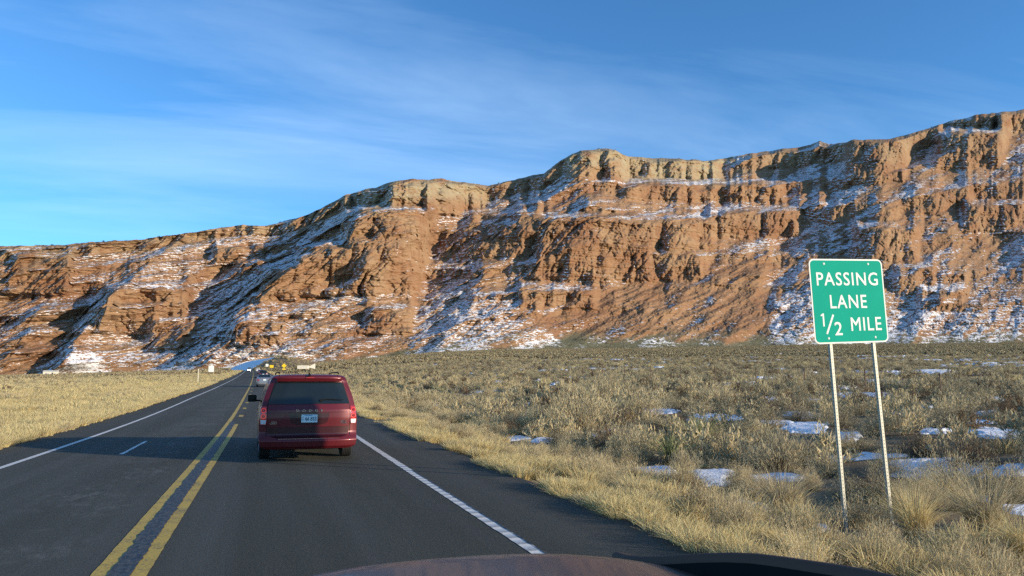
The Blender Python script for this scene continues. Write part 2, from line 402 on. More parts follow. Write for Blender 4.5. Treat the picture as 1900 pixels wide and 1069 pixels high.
LINES = [  # (relief in metres towards the viewer at foot / middle / rim, [(x, y) from rim to foot])
 ((10, 20, 10), [(-300, 460), (-330, 560), (-380, 700)]),
 ((-5, -12, -10), [(-120, 459), (-190, 560), (-250, 700)]),
 ((14, 30, 14), [(40, 456), (0, 500), (-30, 580), (-120, 700)]),
 ((-4, -4, -6), [(120, 453), (60, 520), (-20, 600), (-80, 700)]),
 ((8, 18, 12), [(190, 448), (120, 520), (60, 600), (0, 700)]),
 ((-8, -6, -6), [(262, 445), (215, 500), (150, 580), (110, 640), (60, 700)]),
 ((24, 44, 14), [(350, 433), (300, 470), (240, 520), (190, 560), (165, 610), (130, 660), (80, 699)]),
 ((-24, -40, -40), [(500, 418), (450, 470), (400, 520), (350, 580), (310, 630), (268, 690)]),
 ((22, 58, 34), [(705, 346), (655, 425), (588, 462), (543, 489), (518, 524), (485, 555), (450, 600), (410, 650), (360, 688)]),
 ((0, 34, 30), [(800, 333), (770, 420), (735, 480), (690, 550), (640, 600), (600, 678)]),
 ((-26, -46, -34), [(903, 345), (870, 388), (808, 455), (797, 520), (778, 580), (752, 664)]),
 ((20, 56, 30), [(1048, 293), (1022, 318), (1000, 359), (951, 410), (918, 448), (900, 486), (890, 540), (860, 600), (800, 660)]),
 ((14, 36, 18), [(1130, 276), (1120, 340), (1090, 420), (1050, 500), (1020, 580), (985, 646)]),
 ((-12, 14, -12), [(1330, 296), (1310, 345), (1240, 410), (1150, 480), (1090, 560), (1050, 645)]),
 ((10, 34, 6), [(1420, 281), (1390, 360), (1340, 440), (1290, 520), (1240, 590), (1190, 644)]),
 ((0, 14, -8), [(1490, 272), (1440, 370), (1400, 450), (1370, 530), (1330, 590), (1290, 644)]),
 ((12, 14, -12), [(1510, 266), (1465, 370), (1430, 450), (1405, 530), (1375, 590), (1345, 644)]),
 ((-16, -36, -34), [(1545, 267), (1505, 340), (1470, 410), (1445, 480), (1430, 560), (1418, 644)]),
 ((16, 40, 26), [(1592, 259), (1572, 310), (1565, 360), (1560, 410), (1570, 470), (1540, 550), (1500, 600), (1470, 644)]),
 ((8, 20, 14), [(1660, 255), (1640, 310), (1625, 360), (1640, 420), (1650, 480), (1630, 560), (1580, 610), (1560, 644)]),
 ((-14, -16, -18), [(1742, 231), (1700, 285), (1660, 335), (1680, 400), (1700, 460), (1690, 540), (1650, 600), (1630, 644)]),
 ((14, 34, 16), [(1830, 211), (1790, 262), (1735, 310), (1740, 380), (1770, 450), (1760, 540), (1710, 600), (1690, 644)]),
 ((-12, -16, -12), [(1930, 201), (1890, 300), (1850, 400), (1830, 480), (1790, 550), (1750, 600), (1730, 644)]),
 ((14, 34, 16), [(2050, 187), (1990, 330), (1930, 450), (1870, 560), (1830, 644)]),
 ((-10, -10, -10), [(2250, 170), (2100, 400), (1960, 644)]),
 ((16, 30, 16), [(2420, 160), (2300, 400), (2150, 644)]),
]
NU, NTT = 2050, 600
U = np.linspace(-260, 2260, NU); T = np.linspace(0, 1, NTT)
skyv = np.interp(U, *zip(*SKY)) ; bas = np.interp(U, *zip(*BAS)); d0 = np.interp(U, *zip(*DST))
skyv = skyv + 2.2 * fbm(U * .045, 0, 0, 4, 90) * 1.4
bas = bas + 3.0 * fbm(U * .012, 0, 3, 3, 91)
UU, TT = np.meshgrid(U, T, indexing='ij')
VV = bas[:, None] + (skyv - bas)[:, None] * TT
# drawn ridges and gullies
def t_of(x, y): return (np.interp(x, *zip(*BAS)) - y) / (np.interp(x, *zip(*BAS)) - np.interp(x, *zip(*SKY)))
warp = 16 * fbm(UU * .008, VV * .012, 1.1, 3, 7) + 6 * fbm(UU * .03, VV * .04, 4.1, 2, 9)
rel = np.zeros_like(UU)
lx = []; lr = []
for (a, b, c_), pts in LINES:
    pts = sorted(pts, key=lambda p: -p[1]); tp = [t_of(*p) for p in pts]; tp = np.clip(tp, 0, 1); tp[0] = 0; tp[-1] = 1
    lx.append(np.interp(T, tp, [p[0] for p in pts])); lr.append(np.interp(T, [0, .12, .5, .85, 1], [a * .4, a, b, (b + c_) / 2, c_]))
lx = np.array(lx); lr = np.array(lr)
for j in range(NTT):
    xs = np.maximum.accumulate(lx[:, j] + np.arange(len(lx)) * .01)
    ue = np.clip(U + warp[:, j], xs[0], xs[-1])
    k = np.clip(np.searchsorted(xs, ue) - 1, 0, len(xs) - 2)
    f = (ue - xs[k]) / (xs[k + 1] - xs[k]); ra, rb = lr[k, j], lr[k + 1, j]
    # round the gullies, keep the crests crisp
    s = np.where(ra > rb, 1 - (1 - f) ** 1.35, f ** 1.35)
    rel[:, j] = ra * (1 - s) + rb * s
kx = np.exp(-np.linspace(-2, 2, 11) ** 2); kx /= kx.sum()
rel = np.apply_along_axis(lambda q: np.convolve(np.pad(q, 5, mode='edge'), kx, 'valid'), 0, rel)
KS = np.interp(U, [-260, 0, 480, 950, 1400, 1900, 2260], [1.2, 1.2, 1.05, .86, .78, .74, .7])[:, None]     # shallower where the sun rakes along the face
rel *= KS
# stratigraphy: how steep the slope is at each height
dirs = ray(UU, VV); hyp = np.hypot(dirs[..., 0], dirs[..., 1]); dirs = dirs / hyp[..., None]     # unit horizontal length
zest = EYE[2] + dirs[..., 2] * (d0[:, None] + 60 + 260 * TT)
sx = dirs[..., 0] * 1050; sy = dirs[..., 1] * 1050
along = sx - .3 * sy
del sy
tilt = zest + 10 * vnoise(along * .004, 0, 0, 21) + 5 * vnoise(along * .02, zest * .01, 0, 22)
ztop = zest[:, -1][:, None]; zbot = zest[:, 0][:, None]
q = (tilt - zbot) / (ztop - zbot)           # 0 foot .. 1 rim
cl = np.zeros_like(q); bench = np.zeros_like(q)
for (a, b, wgt, sd) in [(.89, .985, .85, 1), (.74, .80, .7, 2), (.56, .655, .8, 3), (.38, .43, .75, 4), (.25, .28, .7, 5), (.14, .165, .6, 6)]:
    ask = along - 1.1 * zest; pres = .36 + 1.2 * vnoise(ask * .0075 + 11 * sd, sd * 3.0, 0, 30 + sd) + .6 * vnoise(ask * .03, sd, 0, 40 + sd)
    e = .008; qq = q; wv = .030 * vnoise(ask * .012, sd * 5.0, 0, 46 + sd) + .014 * vnoise(ask * .045, sd * 5.0, 0, 52 + sd) + .006 * vnoise(ask * .12, sd, 0, 58 + sd)
    if sd > 1: qq = q + wv
    on = sstep(.15, .45, pres + (.4 if sd in (1, 3) else .1))
    cl = np.maximum(cl, wgt * (1 - .35 * (a < .5) * sstep(900, 1100, UU)) * sstep(a - e, a + e, qq) * (1 - sstep(b - e, b + e, qq)) * on)
    bench = np.maximum(bench, sstep(b - .004, b + .006, qq) * (1 - sstep(b + .018, b + .040, qq)) * on * sstep(-.15, .35, vnoise(ask * .02, sd * 9.0, 0, 64 + sd)))
# the drawn buttresses (x0, x1, y0, y1) stand as tall faces
def blob(x0, x1, y0, y1, sl=0.0):
    xx = UU + warp * .6 + (VV - (y0 + y1) / 2) * sl; yy = VV + warp * .35
    return sstep(x0 - 12, x0 + 8, xx) * (1 - sstep(x1 - 8, x1 + 12, xx)) * sstep(y0 - 6, y0 + 4, yy) * (1 - sstep(y1 - 4, y1 + 5, yy))
BUT = [(640, 790, 395, 545, .25), (545, 640, 460, 548, .4), (190, 345, 535, 618, .3), (20, 130, 478, 545, .3), (400, 450, 460, 490, .2), (720, 900, 336, 398, 0), (1050, 1180, 280, 330, 0),
       (1590, 1700, 425, 500, .1), (1570, 1680, 262, 335, .1), (1160, 1450, 345, 372, 0), (1330, 1480, 395, 440, 0), (960, 1100, 540, 572, 0), (1000, 1320, 410, 520, .3), (1700, 1790, 540, 575, 0), (1790, 1900, 380, 430, 0),
       (1200, 1330, 300, 330, 0), (290, 350, 600, 648, .6), (430, 520, 600, 640, .3), (680, 760, 575, 620, .3), (880, 960, 420, 470, .6), (850, 1000, 400, 480, .8), (1740, 1860, 250, 310, .3), (1660, 1730, 500, 545, .2), (480, 560, 500, 560, .4)]
bulge = np.zeros_like(q)
warp = warp + 7 * vnoise(UU * .045, VV * .03, 2.2, 14) + 4 * vnoise(UU * .12, VV * .05, 6.2, 15)
for bq in BUT:
    bl_ = blob(*bq); cl = np.maximum(cl, .95 * bl_); bulge = np.maximum(bulge, bl_)
    x0_, x1_, y0_, y1_, sl_ = bq; bench = np.maximum(bench, blob(x0_ + 4, x1_ - 4, y0_ - 12, y0_ - 3, sl_))
cl = cl * (1 - bench)
cl *= sstep(.03, .09, q)
talus = 1.75 + .25 * vnoise(along * .01, zest * .01, 0, 50)
cot = talus * (1 - cl) + .20 * cl
cot = np.where(q > .985, 2.2, cot)
# small ledges everywhere
cot = cot + 1.2 * bench
led = vnoise(along * .012, tilt * .22, 0, 61) + .8 * vnoise(along * .03, tilt * .5, 0, 62)
cot = np.clip(cot + led * .55 * (1 - .55 * cl), .1, 3.2)
# marching outwards row by row: distance grows by cot * rise; a lateral mean carries the slope and
# single columns lean back to it, so a ledge that dies out leaves no groove above it
def blur_u(q, sg):
    n = int(sg * 3); k = np.exp(-np.arange(-n, n + 1) ** 2 / (2 * sg * sg)); k /= k.sum()
    return np.convolve(np.pad(q, n, mode='edge'), k, 'valid')
D = np.zeros_like(UU); D[:, 0] = d0; mean = d0.copy(); dev = np.zeros(NU)
for j in range(1, NTT):
    s0 = dirs[:, j - 1, 2]; s1 = dirs[:, j, 2]
    inc = cot[:, j] * mean * (s1 - s0) / (1 - np.minimum(cot[:, j] * s1, .8))
    bi = blur_u(inc, 45)
    mean = mean + bi; dev = dev * .986 + (inc - bi)
    D[:, j] = mean + dev
D0row = D.copy()
D = D - rel - 13 * KS * bulge * np.interp(TT, [0, .1, .9, 1], [0, 1, 1, 0])
zw = EYE[2] + dirs[..., 2] * D; xw = dirs[..., 0] * D; yw = dirs[..., 1] * D
al = xw * .78 - yw * .62                     # along the face
foot = sstep(0, .12, TT)
# medium spurs, fluting, cracks, blocks
D -= foot * KS * (19 + 8 * (1 - cl)) * ridged((al - 1.0 * zw) * .014, zw * .011, 0, 3, 71)
D -= foot * KS * 14 * fbm((al - .5 * zw) * .035, yw * .02, zw * .03, 4, 72)
fl = ridged((al - .35 * zw) * .055, zw * .012, yw * .01, 3, 73)
D -= cl * KS * 6.0 * (1 - .8 * bench) * (fl - .3)
F1, F2, vb_ = worley((al - .35 * zw) * .030 + .5 * vnoise(al * .012, zw * .012, 0, 17), zw * .011, yw * .01, 11)
hm = sstep(-.35, .35, vnoise((al - .6 * zw) * .0085, zw * .011, 0, 19) + .3 * vnoise((al - .6 * zw) * .03, zw * .03, 0, 20))      # some faces broken, some smooth
D -= foot * (.35 + .65 * cl) * KS ** .5 * (.35 + .75 * hm) * (20.0 * (np.sqrt(np.clip(F2 - F1, 0, .5)) - .5) + 6.0 * (vb_ - .5))
f1, f2, val = worley((al - .3 * zw) * .07 + .6 * vnoise(al * .03, zw * .03, 0, 12), zw * .024, yw * .02, 3)
D -= foot * (.12 + .88 * cl) * KS ** .5 * (.25 + .9 * hm) * (11.0 * (np.sqrt(np.clip(f2 - f1, 0, .5)) - .45) + 4.0 * (val - .5))
g1, g2, gv = worley(al * .17, zw * .11, yw * .05, 5)
D -= foot * (.55 + .6 * cl) * (1.9 * (gv - .5) + 3.0 * (np.sqrt(np.clip(g2 - g1, 0, .4)) - .4))
# stacked beds: each a small riser and a tread, broken by joints and dying out sideways
for (hh, am, sd) in ((26, 9.0, 201), (11, 4.6, 211), (5.2, 2.0, 221)):
    Lc = tilt / hh + .45 * (val - .5) + .5 * vnoise(al * .012 * (11 / hh), 0, 0, sd) + .12 * vnoise(al * .08, zw * .05, 0, sd + 1)
    fr = Lc - np.floor(Lc); idl = np.floor(Lc)
    stg = sstep(-.25, .55, vnoise(al * .011 * (16 / hh) ** .5, idl * 7.3, 0, sd + 2) + .15) * (.45 + .55 * KS)
    D += foot * am * stg * (sstep(.68, 1.0, fr) - fr) * 1.0
# thin beds
D -= foot * 1.1 * vnoise(al * .02, zw * .45, 0, 76) + foot * .6 * vnoise(al * .05, zw * 1.1, 0, 77)
# talus gullies and rubble
D -= (1 - cl) * foot * 2.6 * ridged((al - 1.1 * zw) * .05, zw * .012, 0, 3, 78) * KS ** .5
h1, h2, hv = worley(al * .34, zw * .42, yw * .2, 9)
D -= foot * (1.3 - .6 * cl) * np.maximum(0, .62 - h1) * 1.9 * (hv > .35)
D -= foot * .5 * vnoise(al * .6, yw * .3, zw * .6, 80)
P = EYE + dirs * D[..., None]
# the normals, for where the snow lies
gu = np.gradient(P, axis=0); gt = np.gradient(P, axis=1)
# keep rows in order so no bed folds back over itself
N = np.cross(gu, gt); N /= np.linalg.norm(N, axis=-1, keepdims=True) + 1e-9
if N[NU // 2, :, 2].mean() < 0: N = -N
del gu, gt
def blur(A, n):
    k = np.ones(n) / n
    A = np.apply_along_axis(lambda q: np.convolve(np.pad(q, n // 2, mode='edge'), k, 'valid'), 0, A)
    return np.apply_along_axis(lambda q: np.convolve(np.pad(q, n // 2, mode='edge'), k, 'valid'), 1, A)
Nb = np.stack([blur(N[..., i], 9) for i in range(3)], -1); Nb /= np.linalg.norm(Nb, axis=-1, keepdims=True)
sunny = Nb @ SUN_DIR
zl = EYE[2] + dirs[..., 2] * D
# snow keeps off steep rock and off the faces that get the sun
snow = .36 + .16 * sstep(.45, .8, N[..., 2] * .4 + Nb[..., 2] * .6) - .24 * sstep(.12, .5, sunny) + .10 * sstep(.4, .15, q) - .16 * sstep(.06, .0, q) + .07 * sstep(700, 450, UU) + .10 * sstep(1.7, 2.4, cot) + .28 * sstep(.22, -.02, sunny)
snow += .30 * fbm((al - zl) * .016, zl * .012, 0, 3, 85) + .30 * (1 - cl) * vnoise((al - 1.1 * zl) * .05, zl * .015, 0, 84)
# lies on the steps of the beds
snow += .42 * sstep(.05, .40, N[..., 2] - Nb[..., 2]) - .30 * sstep(-.05, -.4, N[..., 2] - Nb[..., 2])
snow += bench * (.03 + .20 * vnoise(al * .03, zl * .02, 3, 183)) - .5 * sstep(.975, .99, TT) + .25 * (sstep(.975, .99, TT) * (fbm(UU * .02, 0, 0, 3, 184) > .1))
snow -= .40 * cl
PW = (26 * fbm(UU * .022, VV * .03, 2, 4, 88), 9 * fbm(UU * .03, VV * .04, 5, 3, 89))
def poly(pts, soft=0):
    """1 inside the drawn outline"""
    pts = np.array(pts, float); ins = np.zeros(UU.shape, bool); n = len(pts)
    xx = UU + PW[0]; yy = VV + PW[1]
    for i in range(n):
        x1, y1 = pts[i]; x2, y2 = pts[(i + 1) % n]
        if y1 == y2: continue
        ins ^= ((y1 > yy) != (y2 > yy)) & (xx < (x2 - x1) * (yy - y1) / (y2 - y1) + x1)
    return blur(ins.astype(np.float32), 15)
for pl, a in [([(145, 648), (165, 655), (192, 672), (200, 700), (75, 702), (110, 672)], .6), ([(945, 640), (1010, 632), (1085, 638), (1080, 648), (940, 652)], .16), ([(610, 672), (690, 664), (760, 660), (750, 672), (600, 682)], .55),
              ([(1150, 640), (1185, 618), (1215, 634), (1260, 638), (1260, 645), (1150, 645)], .2), 
              ([(760, 640), (800, 560), (850, 520), (900, 540), (960, 560), (960, 600), (900, 655), (760, 664)], .28), ([(1440, 560), (1520, 560), (1640, 640), (1425, 640)], .35), ([(1640, 480), (1720, 520), (1760, 600), (1640, 640)], .25),
              ([(270, 690), (330, 650), (430, 640), (560, 640), (640, 660), (560, 680), (420, 684)], .35), ([(1700, 580), (1900, 560), (1900, 636), (1700, 636)], .2)]:
    snow += a * poly(pl)
for pl, a in [([(0, 640), (60, 620), (130, 600), (150, 640), (100, 690), (0, 700)], .35), ([(980, 540), (1130, 540), (1160, 600), (1060, 640), (990, 600)], .3), ([(1100, 540), (1420, 480), (1420, 620), (1180, 625)], .28), ([(1340, 600), (1430, 560), (1420, 636), (1340, 630)], .1)]:
    snow -= a * poly(pl)
pale = sstep(.80, .93, q + .05 * vnoise(along * .01, 0, 0, 95)) * (.35 + .65 * sstep(640, 700, UU) * (1 - sstep(860, 930, UU)) + .65 * sstep(1030, 1060, UU) * (1 - sstep(1340, 1400, UU))) * sstep(.0, .5, .5 + vnoise(UU * .03, VV * .05, 0, 96))
pale = np.maximum(pale, .8 * (poly([(1150, 285), (1340, 290), (1340, 340), (1150, 335)])))
brush = sstep(.11, .02, TT + .03 * vnoise(al * .02, 0, 0, 98)) * sstep(.5, .8, Nb[..., 2]) * sstep(560, 760, UU) + .0
attr = np.stack([np.clip(snow, -.2, .62 + .08 * poly([(145, 648), (165, 655), (192, 672), (200, 700), (75, 702), (110, 672)])), np.clip(pale, 0, 1), cl, np.clip(brush, 0, 1)], -1)
# plateau behind the rim
back = []; battr = []
last = P[:, -1]; ld = dirs[:, -1]
for k, dd in enumerate([6, 25, 80, 300, 900]):
    b = last.copy(); b[:, 0] += ld[:, 0] * dd; b[:, 1] += ld[:, 1] * dd; b[:, 2] += -.02 * dd + min(1.2, .03 * dd)
    back.append(b); a_ = attr[:, -1].copy(); a_[:, 0] = .15; battr.append(a_)
# skirt under the foot so it meets the plain
sk = P[:, 0].copy(); sk[:, 0] -= ld[:, 0] * 25; sk[:, 1] -= ld[:, 1] * 25; sk[:, 2] -= 9
PF = np.concatenate([sk[:, None], P, np.stack(back, 1)], 1); AF = np.concatenate([attr[:, :1], attr, np.stack(battr, 1)], 1)
m = NT('sandstone')
a = m.n('ShaderNodeAttribute', attribute_name='mix'); sc_ = m.n('ShaderNodeSeparateColor'); m.L(a.outputs['Color'], sc_.inputs[0])
A_snow, A_pale, A_cl, A_br = sc_.outputs[0], sc_.outputs[1], sc_.outputs[2], a.outputs['Alpha']
vv = m.coord(); 
beds = m.noise(1.0, 5, .65, m.coord((.004, .004, .09)), .3)
var = m.noise(.018, 6, .6, vv); streaks = m.noise(1.0, 5, .6, m.coord((.16, .16, .012)))
c = m.ramp(beds, [(.30, (.25, .115, .06)), (.42, (.42, .225, .125)), (.50, (.36, .17, .09)), (.58, (.45, .255, .145)), (.70, (.32, .15, .08))])
c = m.mix(m.math('MULTIPLY', m.step(m.noise(.006, 5, .6, vv), .45, .62), .55), c, (.27, .115, .065))
c = m.mix(m.math('MULTIPLY', m.step(var, .38, .66), .6), c, (.47, .29, .17))
c = m.mix(m.math('MULTIPLY', m.math('MULTIPLY', m.step(streaks, .5, .72), A_cl), .55), c, (.19, .085, .048))
c = m.mix(m.math('MULTIPLY', m.math('SUBTRACT', 1.0, A_cl), .35), c, (.37, .19, .11))
c = m.mix(m.math('MULTIPLY', A_pale, m.step(m.noise(.05, 5, .6, m.coord((1, 1, 2.5))), .25, .6)), c, (.46, .35, .225))
c = m.mix(A_br, c, (.215, .19, .12))
dots = m.step(m.noise(.55, 3, .6, vv), .60, .66)
c = m.mix(m.math('MULTIPLY', dots, m.math('SUBTRACT', .75, A_cl, clamp=True)), c, (.085, .075, .05))
sn = m.noise(1.0, 7, .7, m.coord((.11, .11, .34)), .3); sn2 = m.noise(1.0, 3, .6, m.coord((.42, .42, .95)))
f = m.math('ADD', m.math('MULTIPLY', m.math('SUBTRACT', sn, .5), 2.3), m.math('MULTIPLY', m.math('SUBTRACT', sn2, .5), 1.3))
f = m.step(m.math('ADD', A_snow, f), .50, .66)
c = m.mix(1.0, c, (.70, .775, .76), 'MULTIPLY')
c = m.mix(f, c, (.70, .72, .75))
m.L(c, m.b.inputs['Base Color']); m.b.inputs['Roughness'].default_value = .9; m.b.inputs['Specular IOR Level'].default_value = .12
m.bump(m.math('ADD', m.noise(.45, 8, .7, vv), m.math('MULTIPLY', m.noise(1.0, 5, .6, m.coord((.25, .25, 1.3))), .6)), 1.3, .8)
M_ROCK = m.m
cliffs = fast_grid('cliffs', PF, M_ROCK, smooth=True, flip=True, attrs={'mix': AF})
tag(cliffs, 'long escarpment of red and tan sandstone cliffs streaked with snow', kind='structure')
# ================================================================== SIGN
def smat(name, col, rough=.5, **k): return pmat(name, col, rough, **k)
M_GREEN = pmat('sign_green', (.001, .31, .215), .7, var=.06, vscale=3, spec=.08)
M_SWHITE = pmat('sign_white', (.70, .72, .66), .6, var=.03, spec=.25)
M_STEEL = pmat('galvanised_steel', (.50, .50, .43), .5, metal=.35, var=.12, vscale=9)
def steel_holes():
    t = NT('perforated_steel'); s = t.n('ShaderNodeSeparateXYZ'); t.L(t.coord(), s.inputs[0])
    zf = t.math('SUBTRACT', t.math('MODULO', s.outputs[2], .0508), .0254)
    xy = t.math('MINIMUM', t.math('ABSOLUTE', s.outputs[0]), t.math('ABSOLUTE', s.outputs[1]))
    rr_ = t.math('SQRT', t.math('ADD', t.math('POWER', zf, 2.0), t.math('POWER', xy, 2.0)))
    hole = t.math('LESS_THAN', rr_, .0075)
    c = t.mix(t.noise(7, 6, .7), (.33, .33, .27), (.47, .46, .38))
    c = t.mix(t.step(t.noise(3, 6, .8, t.coord((5, 5, .8))), .60, .75), c, (.30, .24, .16))
    c = t.mix(hole, c, (.015, .015, .015)); t.L(c, t.b.inputs['Base Color']); t.b.inputs['Roughness'].default_value = .55
    t.L(t.math('MULTIPLY', t.math('SUBTRACT', 1.0, hole), .3), t.b.inputs['Metallic'])
    return t.m
M_STEEL = steel_holes()
M_BACK = pmat('sign_back', (.45, .45, .44), .5, metal=.5)
def rrect(w, h, r, n=7):
    pts = []
    for (cx_, cy_, a0) in ((w / 2 - r, h / 2 - r, 0), (-w / 2 + r, h / 2 - r, 90), (-w / 2 + r, -h / 2 + r, 180), (w / 2 - r, -h / 2 + r, 270)):
        for k in range(n + 1):
            a = R(a0 + 90 * k / n); pts.append((cx_ + r * math.cos(a), cy_ + r * math.sin(a)))
    return pts
def plate(mb, pts, y0, y1, mi=0):
    """outline in x,z extruded from y0 (front) to y1"""
    n = len(pts); v = [(x, y0, z) for x, z in pts] + [(x, y1, z) for x, z in pts]
    mb.add(v, [tuple(range(n))[::-1], tuple(range(n, 2 * n))] + [(i, (i + 1) % n, n + (i + 1) % n, n + i) for i in range(n)], mi)
def big_sign():
    Y = 9.2
    c = (at_y(1500, 480, Y) + at_y(1637, 483, Y) + at_y(1512, 636, Y) + at_y(1648, 636, Y)) / 4
    t = empty('road_sign', (c[0], Y, 0)); 
    tag(t, 'green road sign reading PASSING LANE 1/2 MILE on two perforated steel posts', 'road sign')
    tilt = R(-2.3)      # the whole sign leans to the left
    cz = c[2]
    def lean(o, x=0, y=0, z=0): o.location = (x, y, z); return o
    W, H = 1.325, 1.245
    piv = empty('sign_panel', (0, 0, cz)); piv.parent = t; piv.rotation_euler = (0, tilt, 0)
    mb = MB(); plate(mb, rrect(W, H, .085), .0, .004); b = mb.build('border', M_SWHITE, piv)
    mb = MB(); plate(mb, rrect(W - .045, H - .045, .065), -.0025, -.0005); g_ = mb.build('green_face', M_GREEN, piv)
    mb = MB(); plate(mb, rrect(W - .01, H - .01, .08), .0045, .006); mb.build('panel_back', M_BACK, piv)
    RX = (math.pi / 2, 0, 0)
    for body, zz_, xx_, wd_ in (('PASSING', .325, .0, 1.10), ('LANE', -.01, -.015, .655), ('MILE', -.345, .272, .55)):
        text('lettering', body, .27, (xx_, -.004, zz_), RX, M_SWHITE, piv, .0008, spacing=1.12, thick=.0022, width=wd_, height=.192)
    mb = MB(); mb.box((-.485, -.0035, -.275), (.026, .0016, .19)); a1_ = R(-28); mb.box((-.510, -.0048, -.203), (.045, .0012, .020), [[math.cos(a1_), 0, math.sin(a1_)], [0, 1, 0], [-math.sin(a1_), 0, math.cos(a1_)]]); mb.build('lettering', M_SWHITE, piv)
    text('lettering', '2', .27, (-.235, -.004, -.405), RX, M_SWHITE, piv, .0008, thick=.0022, width=.13, height=.19)
    mb = MB(); a_ = R(26); mb.box((-.375, -.0035, -.34), (.030, .0016, .31), [[math.cos(a_), 0, math.sin(a_)], [0, 1, 0], [-math.sin(a_), 0, math.cos(a_)]]); mb.build('fraction_bar', M_SWHITE, piv)
    for bx_, bz_ in ((-.40, .55), (.40, .55), (-.42, -.545), (.42, -.545)):
        mb = MB(); mb.lathe([(-.009, 0), (-.009, .010), (-.005, .017), (-.0025, .018)], (bx_, 0, bz_), 'y', 16); mb.build('bolt', M_SWHITE, piv)
    for k, (ut, ub, vb) in enumerate(((1543, 1571, 962), (1623, 1657, 968))):
        top = at_y(ut, 638, Y); bot = at_y(ub, vb, Y)
        top = top + (top - bot) * .45                     # the post runs up behind the panel
        gz = ground(bot[0], Y) - .25
        bot = bot + (bot - top) * ((bot[2] - gz) / (top[2] - bot[2]))
        ax = top - bot; L_ = np.linalg.norm(ax); ang = math.atan2(ax[0], ax[2])
        mb = MB()
        wd, th = .048, .045
        # square tube with a row of punched holes on the face
        mb.box((0, 0, L_ / 2), (wd, th, L_))
        po = mb.build('post', M_STEEL, t, bevel=.003); po.location = (bot[0] - c[0], .034, bot[2]); po.rotation_euler = (0, ang, 0)
    return t
big_sign()
# ================================================================== VAN
M_RED = pmat('metallic_red_paint', (.115, .009, .014), .36, metal=.25, coat=.3, var=.06, vscale=2)
M_RED_SHADE = pmat('red_paint_recess_shade', (.04, .004, .007), .4, metal=.3, coat=.5, var=.05)  # body red darkened: the shade of the tailgate and plate recesses is painted in
M_GLASS = pmat('dark_window_glass', (.010, .014, .012), .06, spec=.7, var=.3, vscale=1.6)
M_BLACK = pmat('black_plastic', (.009, .009, .009), .8, var=.2, spec=.15)
M_SEAM = pmat('panel_gap', (.004, .003, .004), .8)
M_RUB = pmat('tyre_rubber', (.018, .018, .018), .85, var=.25, vscale=20, bump=.004, bscale=40)
M_RIM = pmat('alloy_rim', (.35, .35, .36), .3, metal=.9)
M_CHROME = pmat('chrome', (.75, .75, .76), .12, metal=1.0, var=.02)
M_LAMP = pmat('tail_lamp_red', (.30, .008, .008), .12, coat=1.0, spec=.7, emit=(1, .05, .03), es=.03)
M_RING = pmat('tail_lamp_ring', (.85, .10, .07), .3, emit=(1, .12, .06), es=.25)
M_CLEAR = pmat('clear_lens', (.62, .62, .64), .15, coat=.8)
M_PLATE = pmat('plate_white', (.62, .72, .74), .45, var=.06, vscale=4)
M_PLATEB = pmat('plate_blue_bands', (.12, .30, .46), .5)
M_INK = pmat('plate_ink', (.02, .035, .06), .5)
def rounded(a, p): return np.sign(a) * np.abs(a) ** p
